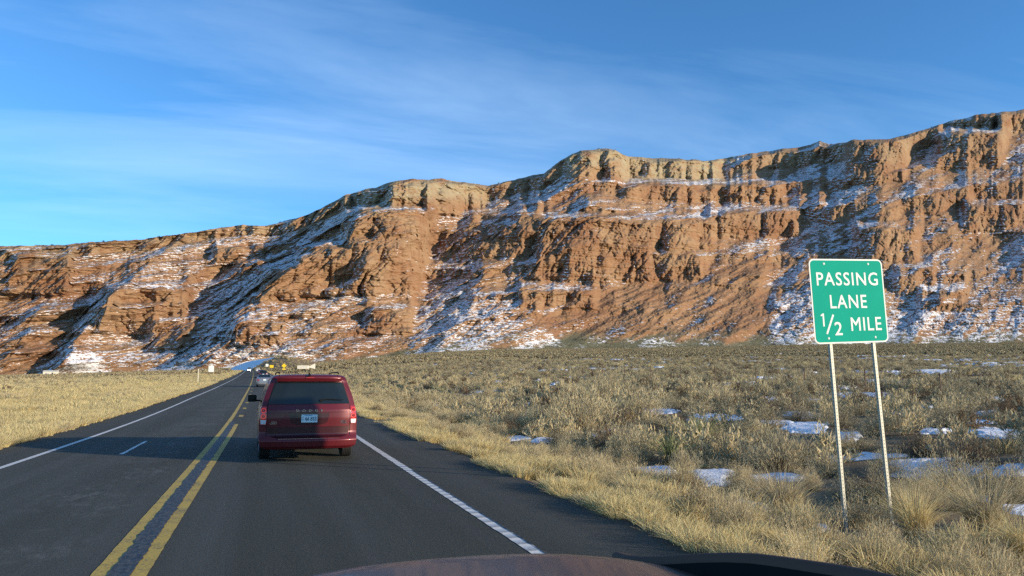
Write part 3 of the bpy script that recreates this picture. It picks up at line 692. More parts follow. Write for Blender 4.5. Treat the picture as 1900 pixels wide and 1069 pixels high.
class Body:
    """car body as a loft: y runs from the tail to the nose, w(z) the half width, top(y) the height"""
    def __init__(s, L, top, wprof, wscale, rear, arches, bot=.28, wr=.36, depth=.12):
        s.L, s.top, s.wp, s.ws, s.rear, s.arches, s.bot, s.wr, s.depth = L, top, wprof, wscale, rear, arches, bot, wr, depth
    def w(s, z, y):
        return np.interp(z, *zip(*s.wp)) * np.interp(y, *zip(*s.ws))
    def bottom(s, y):
        b = s.bot + 0 * y
        for a in s.arches:
            q = s.wr ** 2 - (y - a) ** 2
            b = np.where(q > 0, np.maximum(b, .30 + np.sqrt(np.maximum(q, 0))), b)
        return b
    def ring(s, y):
        """half section, from the sill up to the roof middle"""
        zt = float(np.interp(y, *zip(*s.top))); zb = float(s.bottom(np.array(y)))
        crown = .055
        n1 = 22; z1 = zb + (zt - crown - .05 - zb) * np.linspace(0, 1, n1)
        x1 = s.w(z1, y)
        # roof: from (w, z) round over to the middle
        n2 = 12; xe = x1[-1]; ph = np.linspace(0, 1, n2 + 1)[1:]
        x2 = xe * (1 - ph) ** 1.0; 
        z2 = z1[-1] + .05 * (1 - (1 - np.minimum(ph * 4, 1)) ** 2) + crown * (1 - (1 - ph) ** 2)
        x2 = xe * np.cos(ph * math.pi / 2) ** .62
        return np.concatenate([x1, x2]), np.concatenate([z1, z2])
    def yr(s, z): return np.interp(z, *zip(*s.rear))
    def rearpt(s, a, z, off=0.0):
        """point on the tail: a in -1..1 across, off = metres proud of it"""
        x = a * s.w(z, 0.0); y = s.yr(z) + s.depth * np.abs(a) ** 5
        return np.stack([x, y - off, z + 0 * x], -1)
    def build(s, mat, parent, name='body', smooth=True):
        mb = MB(); ys_ = np.unique(np.concatenate([np.linspace(s.depth + .02, s.L - .1, 90)]))
        rings = []
        x0, z0 = s.ring(.0)
        # first ring sits on the tail profile
        first = np.stack([x0, s.yr(np.minimum(z0, s.rear[-1][0])) + s.depth, z0], -1); rings.append(first)
        ymax = first[:, 1]
        for y in ys_[1:]:
            x, z = s.ring(y); yy = np.maximum(y, ymax + (y - ys_[0]) * .25); rings.append(np.stack([x, yy, z], -1))
        x, z = s.ring(s.L - .1); rings.append(np.stack([x * .55, np.full_like(x, s.L), z * .55 + .45 * .55], -1))
        H = np.array(rings); full = np.concatenate([H * [-1, 1, 1], H[:, ::-1][:, 1:]], 1)
        mb.grid(full, flip=False)
        # nose and tail caps as grids between the two halves
        zc = z0; A = np.linspace(-1, 1, 41)
        n1 = 22
        cap = np.stack([s.rearpt(A, z) for z in zc[:n1]], 0)
        mb.grid(cap, flip=True)
        # upper lip of the tail
        lip = []
        for k in range(n1 - 1, len(zc)):
            xx = A * x0[k]; yy = first[k, 1] - s.depth * (1 - np.abs(A) ** 5); lip.append(np.stack([xx, yy, np.full_like(xx, zc[k])], -1))
        mb.grid(np.array(lip), flip=True)
        # nose
        nb = H[-1]; mid = nb * [0, 1, 1]; mb.grid(np.stack([nb * [-1, 1, 1], mid + [0, .02, 0], nb], 0))
        return mb.build(name, mat, parent, smooth=smooth)
    def rpatch(s, name, mat, parent, outline, off=.004, thick=None, n=14, smooth=True, mi=0):
        """panel on the tail between x limits given per height: outline = [(z, xl, xr)]"""
        zs = np.linspace(outline[0][0], outline[-1][0], n)
        xl = np.interp(zs, [o[0] for o in outline], [o[1] for o in outline]); xr = np.interp(zs, [o[0] for o in outline], [o[2] for o in outline])
        rows = []
        for z, a, b in zip(zs, xl, xr):
            w_ = s.w(z, 0.0); aa = np.clip(np.linspace(a / w_, b / w_, 15), -1.0, 1.0); rows.append(s.rearpt(aa, z, off))
        Pn = np.array(rows); mb = MB(); mb.grid(Pn, flip=True)
        back = Pn + [0, off + .006, 0]
        for e0, e1 in ((Pn[0], back[0]), (Pn[-1], back[-1])): mb.grid(np.stack([e0, e1], 0))
        for e0, e1 in ((Pn[:, 0], back[:, 0]), (Pn[:, -1], back[:, -1])): mb.grid(np.stack([e0, e1], 0))
        return mb.build(name, mat, parent, smooth=True)
    def spatch(s, name, mat, parent, side, outline, off=.004, n=10, m_=12):
        """panel on a side: outline = [(z, y0, y1)]"""
        zs = np.linspace(outline[0][0], outline[-1][0], n)
        y0 = np.interp(zs, [o[0] for o in outline], [o[1] for o in outline]); y1 = np.interp(zs, [o[0] for o in outline], [o[2] for o in outline])
        rows = []
        for z, a, b in zip(zs, y0, y1):
            yy = np.linspace(a, b, m_); rows.append(np.stack([side * (s.w(z, yy) + off), yy, np.full_like(yy, z)], -1))
        mb = MB(); mb.grid(np.array(rows), flip=side < 0); return mb.build(name, mat, parent, smooth=True)
def wheel(x, y, r, wd, parent, side, name='wheel'):
    e = MB()
    prof = [(-wd / 2, r * .62), (-wd / 2, r * .93), (-wd / 2 + .02, r * .985)]
    k = 5
    for i in range(k):      # tread ribs
        a = -wd / 2 + .025 + (wd - .05) * i / k; b = -wd / 2 + .025 + (wd - .05) * (i + 1) / k
        prof += [(a + .004, r), (b - .006, r), (b - .005, r - .009), (b - .001, r - .009)]
    prof += [(wd / 2 - .02, r * .985), (wd / 2, r * .93), (wd / 2, r * .62)]
    e.lathe(prof, (0, 0, 0), 'x', 36); w_ = e.build(name, M_RUB, parent, smooth=False); w_.location = (x, y, r)
    q = MB(); q.lathe([(side * wd * .20, 0), (side * wd * .24, .05), (side * wd * .30, .07), (side * wd * .36, r * .55), (side * wd * .5, r * .62), (side * wd * .46, r * .64), (-side * wd * .4, r * .64)], (0, 0, 0), 'x', 30)
    q.build('rim', M_RIM, w_)
    return w_
def make_van():
    X0, Y0 = .85, 16.12
    t = empty('minivan', (X0, Y0, float(road_z(Y0))))
    tag(t, 'dark red minivan driving ahead in the right lane, half of its back in shadow', 'minivan')
    top = [(0, 1.66), (.15, 1.70), (.6, 1.745), (1.6, 1.75), (2.6, 1.72), (3.1, 1.64), (3.9, 1.17), (4.2, 1.06), (4.8, .92), (5.05, .80), (5.15, .72)]
    wp = [(.25, .93), (.34, .955), (.45, .972), (.8, .978), (.95, .965), (1.05, .945), (1.18, .912), (1.3, .88), (1.43, .838), (1.56, .785), (1.66, .725), (1.75, .67)]
    ws = [(0, .985), (.4, 1.0), (3.6, 1.0), (4.4, .97), (4.9, .87), (5.15, .7)]
    rear = [(.25, .05), (.30, .0), (.42, -.02), (.48, .02), (.53, .10), (.70, .095), (.85, .085), (1.02, .09), (1.13, .13), (1.60, .30), (1.66, .27), (1.72, .28)]
    B = Body(5.15, top, wp, ws, rear, [1.0, 4.1], bot=.30, wr=.40, depth=.13)
    body = B.build(M_RED, t)
    # bumper: proud lower shell with a step pad
    for nm, mt, ol, off in (
        ('rear_bumper', M_RED, [(.290, -.90, .90), (.31, -.945, .945), (.38, -.955, .955), (.455, -.955, .955)], .030),
        ('bumper_lip', M_RED, [(.255, -.80, .80), (.285, -.90, .90)], .040),
        ('tailgate_recess', M_RED_SHADE, [(.475, -.62, .62), (.50, -.74, .74), (.58, -.80, .80), (.682, -.80, .80)], .010),
        ('tailgate_panel', M_RED, [(.690, -.81, .81), (.968, -.81, .81)], .022),
        ('tailgate_upper_panel', M_RED, [(.976, -.81, .81), (1.128, -.80, .80)], .026),
        ('rear_window', M_GLASS, [(1.142, -.795, .795), (1.20, -.785, .785), (1.52, -.675, .675), (1.580, -.645, .645)], .012),
        ('spoiler', M_RED, [(1.598, -.65, .65), (1.62, -.65, .65), (1.665, -.63, .63), (1.685, -.62, .62)], .075)):
        B.rpatch(nm, mt, t, ol, off)
    pad = MB(); 
    for sgn in (1,):
        A = np.linspace(-.60, .60, 21); w_ = B.w(.462, 0.0); p0 = np.array([B.rearpt(a / w_, .462, .034) for a in A]); p1 = p0 + [0, .05, .004]; p2 = p0 + [0, 0, -.016]
        pad.grid(np.stack([p2, p0, p1], 0), flip=True)
    pad.build('bumper_step_trim', M_CHROME, t)
    # seams
    for sgn in (-1, 1):
        B.rpatch('tailgate_gap', M_SEAM, t, [(.50, sgn * .822 - .006, sgn * .822 + .006), (1.135, sgn * .822 - .006, sgn * .822 + .006)], .004)
        # pillar glass gap up beside the window
        B.rpatch('window_gap', M_SEAM, t, [(1.135, sgn * .805 - .010, sgn * .805 + .010), (1.61, sgn * .662 - .010, sgn * .662 + .010)], .006)
        o = B.rpatch('tail_lamp', M_LAMP, t, [(.735, sgn * .885 - .050, sgn * .885 + .055), (.80, sgn * .888 - .066, sgn * .888 + .066), (1.04, sgn * .884 - .064, sgn * .884 + .058), (1.095, sgn * .874 - .050, sgn * .874 + .048)], .020)
        B.rpatch('reversing_lens', M_CLEAR, o, [(.745, sgn * .888 - .046, sgn * .888 + .048), (.83, sgn * .888 - .056, sgn * .888 + .058)], .028)
        for zc in (.900, 1.018):
            cpt = B.rearpt(np.array(sgn * .885 / float(B.w(zc, 0.0))), zc, .030)
            mb = MB()
            for i in range(22):
                a0 = 2 * math.pi * i / 22; a1 = a0 + .19
                mb.tube([(cpt[0] + .044 * math.cos(a), cpt[1] + sgn * 0 + .35 * .044 * math.cos(a) * sgn * 1.0, cpt[2] + .044 * math.sin(a)) for a in (a0, a1)], .0065, 6)
            mb.build('led_ring', M_RING, o)
            mb = MB(); mb.lathe([(-.012, 0), (-.010, .016), (0, .022)], cpt, 'y', 16); mb.build('lamp_centre', M_LAMP, o)
        # sides
        B.spatch('quarter_window', M_GLASS, t, sgn, [(1.10, .40, 1.45), (1.30, .46, 1.45), (1.52, .62, 1.45)])
        B.spatch('side_window', M_GLASS, t, sgn, [(1.10, 1.52, 2.62), (1.55, 1.52, 2.62)])
        B.spatch('front_window', M_GLASS, t, sgn, [(1.08, 2.70, 3.78), (1.20, 2.70, 3.62), (1.54, 2.70, 3.12)])
        B.spatch('door_gap', M_SEAM, t, sgn, [(.36, 2.655, 2.668), (1.58, 2.655, 2.668)], .002)
        B.spatch('door_gap', M_SEAM, t, sgn, [(.80, 1.475, 1.488), (1.58, 1.475, 1.488)], .002)
        hb = MB(); hb.box((sgn * .985, 2.30, .98), (.03, .20, .03)); hb.build('door_handle', M_RED, t, bevel=.008)
        # mirror
        mm = MB(); mm.box((sgn * 1.105, 3.42, 1.19), (.20, .10, .165)); mo = mm.build('wing_mirror', M_BLACK, t, bevel=.035)
        m2 = MB(); m2.box((sgn * 1.105, 3.363, 1.19), (.155, .004, .12)); m2.build('mirror_glass', M_GLASS, mo)
        m3 = MB(); m3.box((sgn * .97, 3.45, 1.135), (.14, .05, .035)); m3.build('mirror_arm', M_BLACK, mo)
        rl = MB(); rl.tube([(sgn * .60, .5, 1.755), (sgn * .60, .65, 1.785), (sgn * .61, 2.5, 1.785), (sgn * .61, 2.7, 1.74)], .014, 8); rl.build('roof_rail', M_BLACK, t)
        for yy in (1.0, 4.1): wheel(sgn * .835, yy, .335, .225, t, sgn)
        # dark wheel housings
        for yy in (1.0, 4.1):
            ho = MB(); ho.box((sgn * .68, yy, .47), (.44, .74, .40)); ho.build('wheel_housing', M_BLACK, t)
    wsx = MB()
    rows = [];
    for f_ in np.linspace(.08, .92, 8):
        y = 3.1 + .8 * f_; zt = np.interp(y, *zip(*top)); rows.append([(a * .74 * (1 + .12 * f_), y, zt + .012 - .03 * a * a) for a in np.linspace(-1, 1, 9)])
    wsx.grid(np.array(rows)); wsx.build('windscreen', M_GLASS, t, smooth=True)
    # plate recess, plate and writing
    rec = B.rpatch('plate_recess', M_RED_SHADE, t, [(.725, -.24, .24), (.77, -.35, .35), (.86, -.385, .385), (.96, -.40, .40)], .0245)
    py = float(B.rearpt(np.array(0.0), .855, .034)[1])
    pc = MB(); pc.box((0, py, .852), (.312, .006, .158)); pl = pc.build('number_plate', M_PLATE, t, bevel=.002)
    pb = MB(); pb.box((-.02, py - .0038, .914), (.16, .001, .014)); pb.build('plate_band', M_PLATEB, pl)
    RX = (math.pi / 2, 0, 0)
    text('plate_number', '66 833', .105, (.03, py - .0045, .842), RX, M_INK, pl, .0006, .78, bold=.002)
    text('plate_letter', 'F', .05, (-.128, py - .0045, .872), RX, M_INK, pl, .0006, .8, bold=.001)
    text('plate_letter', 'P', .05, (-.128, py - .0045, .822), RX, M_INK, pl, .0006, .8, bold=.001)
    yu = float(B.rearpt(np.array(0.0), 1.007, .032)[1])
    text('chrome_lettering', 'D O D G E', .060, (0, yu, 1.007), RX, M_CHROME, t, .003, 1.45, bold=.001, spacing=1.35)
    yb = float(B.rearpt(np.array(.7), .77, .026)[1])
    text('badge', 'GRAND', .036, (-.655, yb, .790), RX, M_CHROME, t, .002, 1.3, bold=.0005)
    text('badge', 'CARAVAN', .042, (-.635, yb, .757), RX, M_CHROME, t, .002, 1.3, bold=.0008)
    text('badge', 'SXT', .04, (.685, yb, .793), RX, M_CHROME, t, .002, 1.4, bold=.001)
    text('badge', 'PLUS', .042, (.685, yb, .758), RX, M_CHROME, t, .002, 1.3, bold=.0015)
    # wiper
    yw = lambda z: float(B.yr(z)) - .03
    wi = MB(); wi.tube([(.22, yw(1.215), 1.215), (.34, yw(1.235), 1.235), (.60, yw(1.225), 1.225)], [.010, .007, .005], 6); wi.tube([(.26, yw(1.232) , 1.232), (.68, yw(1.222), 1.222)], .006, 6)
    wi.lathe([(-.02, 0), (-.02, .022), (.01, .026)], (.22, yw(1.21), 1.21), 'y', 12); wi.build('rear_wiper', M_BLACK, t)
    bl = MB(); bl.box((0, .185, 1.672), (.16, .02, .018)); bl.build('brake_light', M_LAMP, t)
    an = MB(); an.add([(-.03, .35, 1.70), (.03, .35, 1.70), (.02, .50, 1.75), (-.02, .50, 1.75), (0, .44, 1.79)], [(0, 1, 4), (1, 2, 4), (2, 3, 4), (3, 0, 4), (0, 3, 2, 1)]); an.build('antenna', M_BLACK, t)
    # underside
    ub = MB(); ub.box((0, 2.55, .285), (1.30, 4.6, .12)); ub.box((0, .28, .30), (1.5, .42, .10)); ub.build('underbody', M_BLACK, t)
    ax = MB(); ax.tube([(-.75, 1.0, .30), (.75, 1.0, .30)], .045, 10); ax.build('rear_axle', M_BLACK, t)
    ex = MB(); ex.tube([(.60, .03, .262), (.60, .45, .262)], .032, 14, cap=False); ex.tube([(.60, .045, .262), (.60, .44, .262)], .026, 14, cap=False); ex.build('exhaust_pipe', M_CHROME, t)
    for sgn in (-1, 1):
        B.spatch('headlight', M_CLEAR, t, sgn, [(.72, 4.62, 5.0), (.86, 4.55, 4.86)], .006)
    t.rotation_euler = (0, 0, R(1.0))
    return t
make_van()
# ================================================================== CARS FAR AHEAD
def make_car(name, label, paint_, lane_x, Y, facing=1, suv=False, lights=False):
    x = float(road_x(Y)) + lane_x; z = float(np.interp(Y, ys, road_z(ys)))
    h = math.atan2(float(road_x(Y + 1) - road_x(Y - 1)), 2)
    t = empty(name, (x, Y, z), -h + (0 if facing > 0 else math.pi))
    tag(t, label, 'car', 'cars strung out along the highway ahead')
    if suv:
        top = [(0, 1.55), (.3, 1.66), (1.8, 1.68), (2.6, 1.6), (3.3, 1.1), (4.2, .98), (4.6, .75)]
        rear = [(.25, .05), (.35, 0), (.55, 0), (.95, .06), (1.05, .1), (1.5, .32), (1.7, .36)]
        wp = [(.25, .86), (.5, .90), (.95, .90), (1.1, .85), (1.5, .70), (1.7, .62)]; zt = 1.46
    else:
        top = [(0, 1.02), (.35, 1.06), (.75, 1.12), (1.3, 1.40), (2.2, 1.43), (2.6, 1.36), (3.3, 1.0), (4.2, .86), (4.6, .68)]
        rear = [(.25, .05), (.35, 0), (.6, 0), (.95, .05), (1.05, .12)]
        wp = [(.25, .85), (.5, .89), (.9, .89), (1.02, .84), (1.3, .68), (1.45, .60)]; zt = .95
    B = Body(4.65, top, wp, [(0, .95), (.5, 1), (3.6, 1), (4.65, .75)], rear, [.95, 3.65], bot=.26, wr=.37, depth=.12)
    B.build(paint_, t)
    if suv: B.rpatch('rear_window', M_GLASS, t, [(1.08, -.72, .72), (1.45, -.60, .60)], .01)
    else:
        mb = MB(); rows = [[(a * (.66 - .10 * f_), .72 + .52 * f_, 1.125 + .26 * f_ + .012) for a in np.linspace(-1, 1, 7)] for f_ in np.linspace(0, 1, 5)]
        mb.grid(np.array(rows)); mb.build('rear_window', M_GLASS, t, smooth=True)
    mb = MB(); rows = [[(a * (.58 + .12 * f_), 2.62 + .66 * f_, np.interp(2.62 + .66 * f_, *zip(*top)) + .012) for a in np.linspace(-1, 1, 7)] for f_ in np.linspace(.05, .95, 5)]
    mb.grid(np.array(rows)); mb.build('windscreen', M_GLASS, t, smooth=True)
    for sgn in (-1, 1):
        zz_ = .78 if not suv else .88
        l = B.rpatch('tail_lamp', M_LAMP, t, [(zz_ - .08, sgn * .70 - .13, sgn * .70 + .13), (zz_ + .08, sgn * .70 - .13, sgn * .70 + .13)], .012)
        B.spatch('side_window', M_GLASS, t, sgn, [(1.05, 1.0, 2.95), (1.15, 1.15, 2.85), (1.34, 1.35, 2.55)])
        mm = MB(); mm.box((sgn * 1.0, 2.95, 1.05), (.18, .10, .13)); mm.build('wing_mirror', M_BLACK, t, bevel=.02)
        for yy in (.95, 3.65): wheel(sgn * .77, yy, .32, .20, t, sgn)
        hm = M_HEAD if lights else M_CLEAR
        mb = MB(); mb.lathe([(4.60, .12), (4.69, .11), (4.70, 0)], (sgn * .48, 0, .62), 'y', 14); mb.build('headlight', hm, t)
    mb = MB(); mb.box((0, -.025, .80 if not suv else .72), (.32, .01, .16)); mb.build('number_plate', M_PLATE, t)
    B.rpatch('rear_bumper', paint_, t, [(.27, -.80, .80), (.50, -.82, .82)], .04)
    ub = MB(); ub.box((0, 2.3, .27), (1.3, 4.0, .12)); ub.build('underbody', M_BLACK, t)
    return t
M_HEAD = pmat('lit_headlight', (.9, .9, .85), .3, emit=(1, .97, .9), es=30)
M_SILV = pmat('silver_paint', (.22, .23, .25), .35, metal=.5, coat=.6)
M_DKB = pmat('dark_blue_paint', (.015, .02, .035), .3, metal=.3, coat=.6)
M_WHT = pmat('white_paint', (.6, .6, .6), .35, coat=.5)
M_GRY = pmat('grey_paint', (.12, .12, .13), .3, metal=.5, coat=.5)
make_car('sedan', 'silver sedan just ahead of the red minivan in the right lane', M_SILV, .30, 91)
make_car('sport_utility_car', 'dark car in the right lane next beyond the silver sedan', M_DKB, .85, 176, suv=True)
make_car('sedan', 'dark grey sedan in the right lane, third car ahead of the minivan', M_GRY, .75, 245)
make_car('sport_utility_car', 'pale car farthest ahead in the right lane near the bend', M_WHT, .75, 345, suv=True)
make_car('sedan', 'oncoming car with lit headlights, the nearer of the two coming this way', M_WHT, -2.9, 372, -1, lights=True)
make_car('sport_utility_car', 'oncoming dark car with lit headlights at the far bend of the road', M_DKB, -2.9, 420, -1, suv=True, lights=True)
# ================================================================== THE CAR WE RIDE IN
def own_car():
    t = empty('camera_car', (.56, 0, 0)); tag(t, 'brown car bonnet with raised wing at the bottom edge of the picture', 'car')
    M = pmat('brown_metallic_paint', (.080, .050, .036), .40, metal=.15, coat=.25, var=.1, vscale=1.5)
    M_WING = pmat('brown_wing_paint', (.11, .062, .042), .6, var=.1, vscale=1.5, spec=.2)
    # bonnet: crowned sheet from the cowl to the nose
    ny, nx = 34, 41
    Yv = np.linspace(.75, 2.72, ny); A = np.linspace(-1, 1, nx)
    P_ = np.zeros((ny, nx, 3))
    for i, y in enumerate(Yv):
        f_ = (y - .75) / 1.97; w_ = .81 - .04 * f_ ** 3
        P_[i, :, 0] = A * w_
        P_[i, :, 1] = y - .20 * np.abs(A) ** 2.4 * f_
        P_[i, :, 2] = 1.112 - .012 * f_ - .085 * np.abs(A) ** 2.8 - .24 * max(0, y - 2.30) ** 1.3 * 1.6
    mb = MB(); mb.grid(P_, flip=True); mb.build('bonnet', M, t, smooth=True)
    for sgn in (-1, 1):
        # wing: a raised brown rim with a black hollow between it and the bonnet
        n = 26; yy = np.linspace(.6, 2.50, n)
        rows = []; hol = []
        for y in yy:
            f_ = np.clip((y - .6) / 1.9, 0, 1)
            xo = .96 - .02 * f_ - .30 * sstep(1.6, 2.5, y); zt = 1.155 - .02 * sstep(1.5, 1.95, y) - .095 * sstep(1.9, 2.5, y)
            xi = xo - .045
            rows.append([(sgn * xi, y, zt - .028), (sgn * (xi + .006), y, zt - .003), (sgn * (xi + .022), y, zt), (sgn * xo, y, zt - .006), (sgn * (xo + .05), y, zt - .05), (sgn * (xo + .08), y, zt - .20), (sgn * (xo + .09), y, .62), (sgn * (xo + .07), y, .35)])
            xh = .74
            hol.append([(sgn * min(xh, xi - .02), y, .99), (sgn * (xi - .12 * (1 - f_)), y, .965), (sgn * (xi + .0), y, zt - .027)])
        mb = MB(); mb.grid(np.array(rows), flip=sgn < 0); mb.build('front_wing', M_WING, t, smooth=True)
        mb = MB(); mb.grid(np.array(hol), flip=sgn < 0); mb.build('wing_hollow', M_BLACK, t, smooth=True)
        wheel(sgn * .86, 1.7, .36, .23, t, sgn)
    # nose, grille, screen base
    mb = MB(); mb.box((0, 2.52, .70), (1.80, .22, .44)); nose = mb.build('front_bumper', M, t, bevel=.06)
    mb = MB(); mb.box((0, 2.635, .78), (.9, .02, .2)); mb.build('grille', M_BLACK, nose, bevel=.01)
    for sgn in (-1, 1):
        mb = MB(); mb.box((sgn * .68, 2.63, .82), (.26, .04, .12)); mb.build('headlight', M_CLEAR, t, bevel=.02)
    mb = MB(); mb.box((0, .66, 1.06), (1.5, .18, .10)); mb.build('cowl', M_BLACK, t, bevel=.02)
    mb = MB(); mb.box((0, 1.3, .45), (1.5, 2.3, .3)); mb.build('underbody', M_BLACK, t)
own_car()
# ================================================================== SIGNS, FENCE AND SHED FAR OFF
M_YSIGN = pmat('yellow_sign', (.72, .50, .01), .45); M_WOODP = pmat('weathered_post', (.20, .16, .11), .9, bump=.01); M_CREAM = pmat('cream_panel', (.66, .62, .50), .6)
M_GREYT = pmat('faded_print', (.33, .34, .34), .7); M_RUST = pmat('rusty_steel', (.10, .06, .04), .85); M_WIRE = pmat('fence_wire', (.22, .20, .18), .6, metal=.5)
def posts_to_ground(t, xs, ztop, y=.03, r=.035):
    for x_ in xs:
        gz = float(ground(t.location.x + x_, t.location.y + y)) - .2 - t.location.z
        mb = MB(); mb.box((x_, y, (ztop + gz) / 2), (r * 2, r * 1.4, ztop - gz)); mb.build('post', M_WOODP, t)
def far_sign(label, name, u, v, Y, w_, h_, mat, shape='rect', face=1, post_x=(0,)):
    c = at_y(u, v, Y); t = empty(name, (c[0], Y, 0)); tag(t, label, 'road sign')
    mb = MB()
    if shape == 'diamond': pts = [(w_ * .70, 0), (0, w_ * .70), (-w_ * .70, 0), (0, -w_ * .70)]
    else: pts = rrect(w_, h_, .06, 3)
    plate(mb, [(x, z + c[2]) for x, z in pts], -.004, .004); mb.build('sign_panel', mat, t)
    posts_to_ground(t, post_x, c[2] + .1, y=.05 * face); return t, c
far_sign('white back of a road sign on two posts in the grass left of the road', 'road_sign', 392, 684.5, 170, 1.05, 1.25, M_SWHITE, post_x=(-.35, .35))
t, c = far_sign('yellow diamond warning sign right of the road with a small plate below', 'warning_sign', 527, 678.8, 195, .82, .8, M_YSIGN, 'diamond')
mb = MB(); plate(mb, [(x, z + c[2] - .80) for x, z in rrect(.72, .32, .04, 3)], -.004, .004); mb.build('speed_plate', M_YSIGN, t)
far_sign('small yellow rectangular sign beside the road near the bend', 'warning_sign', 504, 680.0, 230, 1.05, .75, M_YSIGN)
far_sign('small white sign panel at the far end of the road', 'road_sign', 495.5, 677.8, 330, 1.1, 1.1, M_SWHITE)
def billboard():
    Y = 190; c = at_y(562.5, 681.3, Y); t = empty('roadside_board', (c[0], Y, 0)); tag(t, 'wide cream board lettered in grey with a wedge-shaped panel at its right end', 'billboard')
    k = Y / 1430 / math.cos(R(0)) * 1.02
    a = at_y(551.8, 678.3, Y); b = at_y(573.5, 684.4, Y)
    mb = MB(); plate(mb, [(x - c[0], z) for x, z in ((a[0], b[2]), (b[0], b[2]), (b[0], a[2]), (a[0], a[2]))], -.02, .02); pn = mb.build('board_panel', M_CREAM, t)
    mb = MB()
    for zz_ in (.68, .32):
        z_ = b[2] + (a[2] - b[2]) * zz_
        for q in range(6):
            x_ = a[0] + (b[0] - a[0]) * (.12 + .135 * q); mb.box((x_ - c[0], -.024, z_), ((b[0] - a[0]) * .10, .004, .12))
    mb.build('lettering', M_GREYT, pn)
    w1 = at_y(573.2, 681, Y); w2 = at_y(585, 674.2, Y); w3 = at_y(585, 684.8, Y)
    mb = MB(); plate(mb, [(w1[0] - c[0], w1[2] - .12), (w3[0] - c[0], w3[2]), (w2[0] - c[0], w2[2]), (w1[0] - c[0], w1[2] + .12)], -.01, .03); mb.build('wedge_panel', M_CREAM, t)
    posts_to_ground(t, (a[0] - c[0] + .5, b[0] - c[0] - .6, w3[0] - c[0] - .25), b[2], y=.06, r=.05)
billboard()
def marker(u, v, Y, label):
    c = at_y(u, v, Y); t = empty('marker_post', (c[0], Y, 0)); tag(t, label, 'post')
    gz = float(ground(c[0], Y)) - .1; mb = MB(); mb.box((0, 0, (c[2] + gz) / 2), (.09, .05, c[2] - gz)); mb.build('stake', M_CREAM, t)
    mb = MB(); mb.box((0, 0, c[2]), (.12, .06, .10)); mb.build('cap', M_SWHITE, t)
marker(368.5, 685.5, 120, 'thin pale post standing in the golden grass left of the road')
def shed():
    Y = 690; c = at_y(94, 695, Y); g0 = float(ground(c[0], Y)); t = empty('shed', (c[0], Y, g0 - .3)); tag(t, 'low pale shed at the foot of the cliffs below the snow patch', 'shed')
    w_ = 9.6; h_ = 3.0
    mb = MB(); mb.box((0, 0, h_ / 2), (w_, 5, h_)); mb.build('wall', M_CREAM, t)
    mb = MB(); mb.add([(-w_ / 2 - .3, -2.8, h_ + .003), (w_ / 2 + .3, -2.8, h_ + .003), (w_ / 2 + .3, 2.8, h_ + .003), (-w_ / 2 - .3, 2.8, h_ + .003), (-w_ / 2 - .3, 0, h_ + 1), (w_ / 2 + .3, 0, h_ + 1)], [(0, 1, 5, 4), (2, 3, 4, 5), (0, 4, 3), (1, 2, 5), (3, 2, 1, 0)]); mb.build('roof', M_CREAM, t)
    mb = MB(); mb.box((-2.5, -2.53, 1.05), (1.0, .06, 2.1)); mb.build('door', M_GREYT, t)
    mb = MB(); mb.box((1.8, -2.53, 1.7), (1.2, .06, .9)); mb.build('window', M_GLASS, t)
shed()
def fence():
    X_ = 34.4; t = empty('wire_fence', (X_, 27, 0)); tag(t, 'thin wire fence on dark steel posts crossing the brush right of the road', 'fence')
    yy = np.arange(21.5, 150, 5.45); rng = np.random.default_rng(4)
    pz = []
    for y in yy:
        gz = float(ground(X_, y)); pz.append(gz)
        lean = rng.normal(0, .02, 2)
        mb = MB(); mb.box((0, 0, .62), (.045, .05, 1.55)); mb.box((0, -.03, 1.30), (.03, .02, .2)); o = mb.build('post', M_RUST, t); o.location = (0, y - 27, gz); o.rotation_euler = (lean[0], lean[1], 0)
    for h_ in (.45, .75, 1.05, 1.32):
        mb = MB(); mb.tube([(0, y - 27 + .0, z + h_ - (.02 if i % 2 else 0)) for i, (y, z) in enumerate(zip(yy, pz))], .004, 4); mb.build('wire', M_WIRE, t)
fence()
# ================================================================== PLANTS
def leafmat(name, c1, c2, c3, rough=.8, trans=.25):
    t = NT(name); oi = t.n('ShaderNodeObjectInfo'); g = t.n('ShaderNodeNewGeometry')
    n_ = t.noise(2.2, 4, .6)
    c = t.mix(t.step(n_, .35, .68), c1, c2)
    c = t.mix(t.math('MULTIPLY', oi.outputs['Random'], .6), c, c3)
    c = t.mix(t.math('MULTIPLY', g.outputs['Random Per Island'], .45), c, tuple(min(1, q * 1.7) for q in c2))
    t.L(c, t.b.inputs['Base Color']); t.b.inputs['Roughness'].default_value = rough; t.b.inputs['Specular IOR Level'].default_value = .15
    tr = t.n('ShaderNodeBsdfTranslucent'); t.L(c, tr.inputs[0]); mx = t.n('ShaderNodeMixShader'); mx.inputs[0].default_value = trans
    t.L(t.b.outputs[0], mx.inputs[1]); t.L(tr.outputs[0], mx.inputs[2]); t.L(mx.outputs[0], t.t.nodes['Material Output'].inputs[0])
    return t.m
M_SAGE = leafmat('sage_leaf', (.275, .240, .145), (.37, .325, .20), (.26, .19, .11))
M_RABB = leafmat('rabbitbrush_twig', (.45, .37, .205), (.58, .485, .28), (.35, .295, .18))
M_BLKB = leafmat('dark_brush', (.125, .088, .052), (.19, .14, .082), (.16, .10, .055))
M_GOLD = leafmat('golden_grass', (.56, .41, .19), (.74, .56, .28), (.42, .32, .17), trans=.4)
M_DULL = leafmat('dull_grass', (.38, .315, .18), (.52, .43, .26), (.28, .24, .145), trans=.35)
M_YUC = leafmat('yucca_leaf', (.11, .15, .06), (.22, .25, .11), (.25, .22, .10))
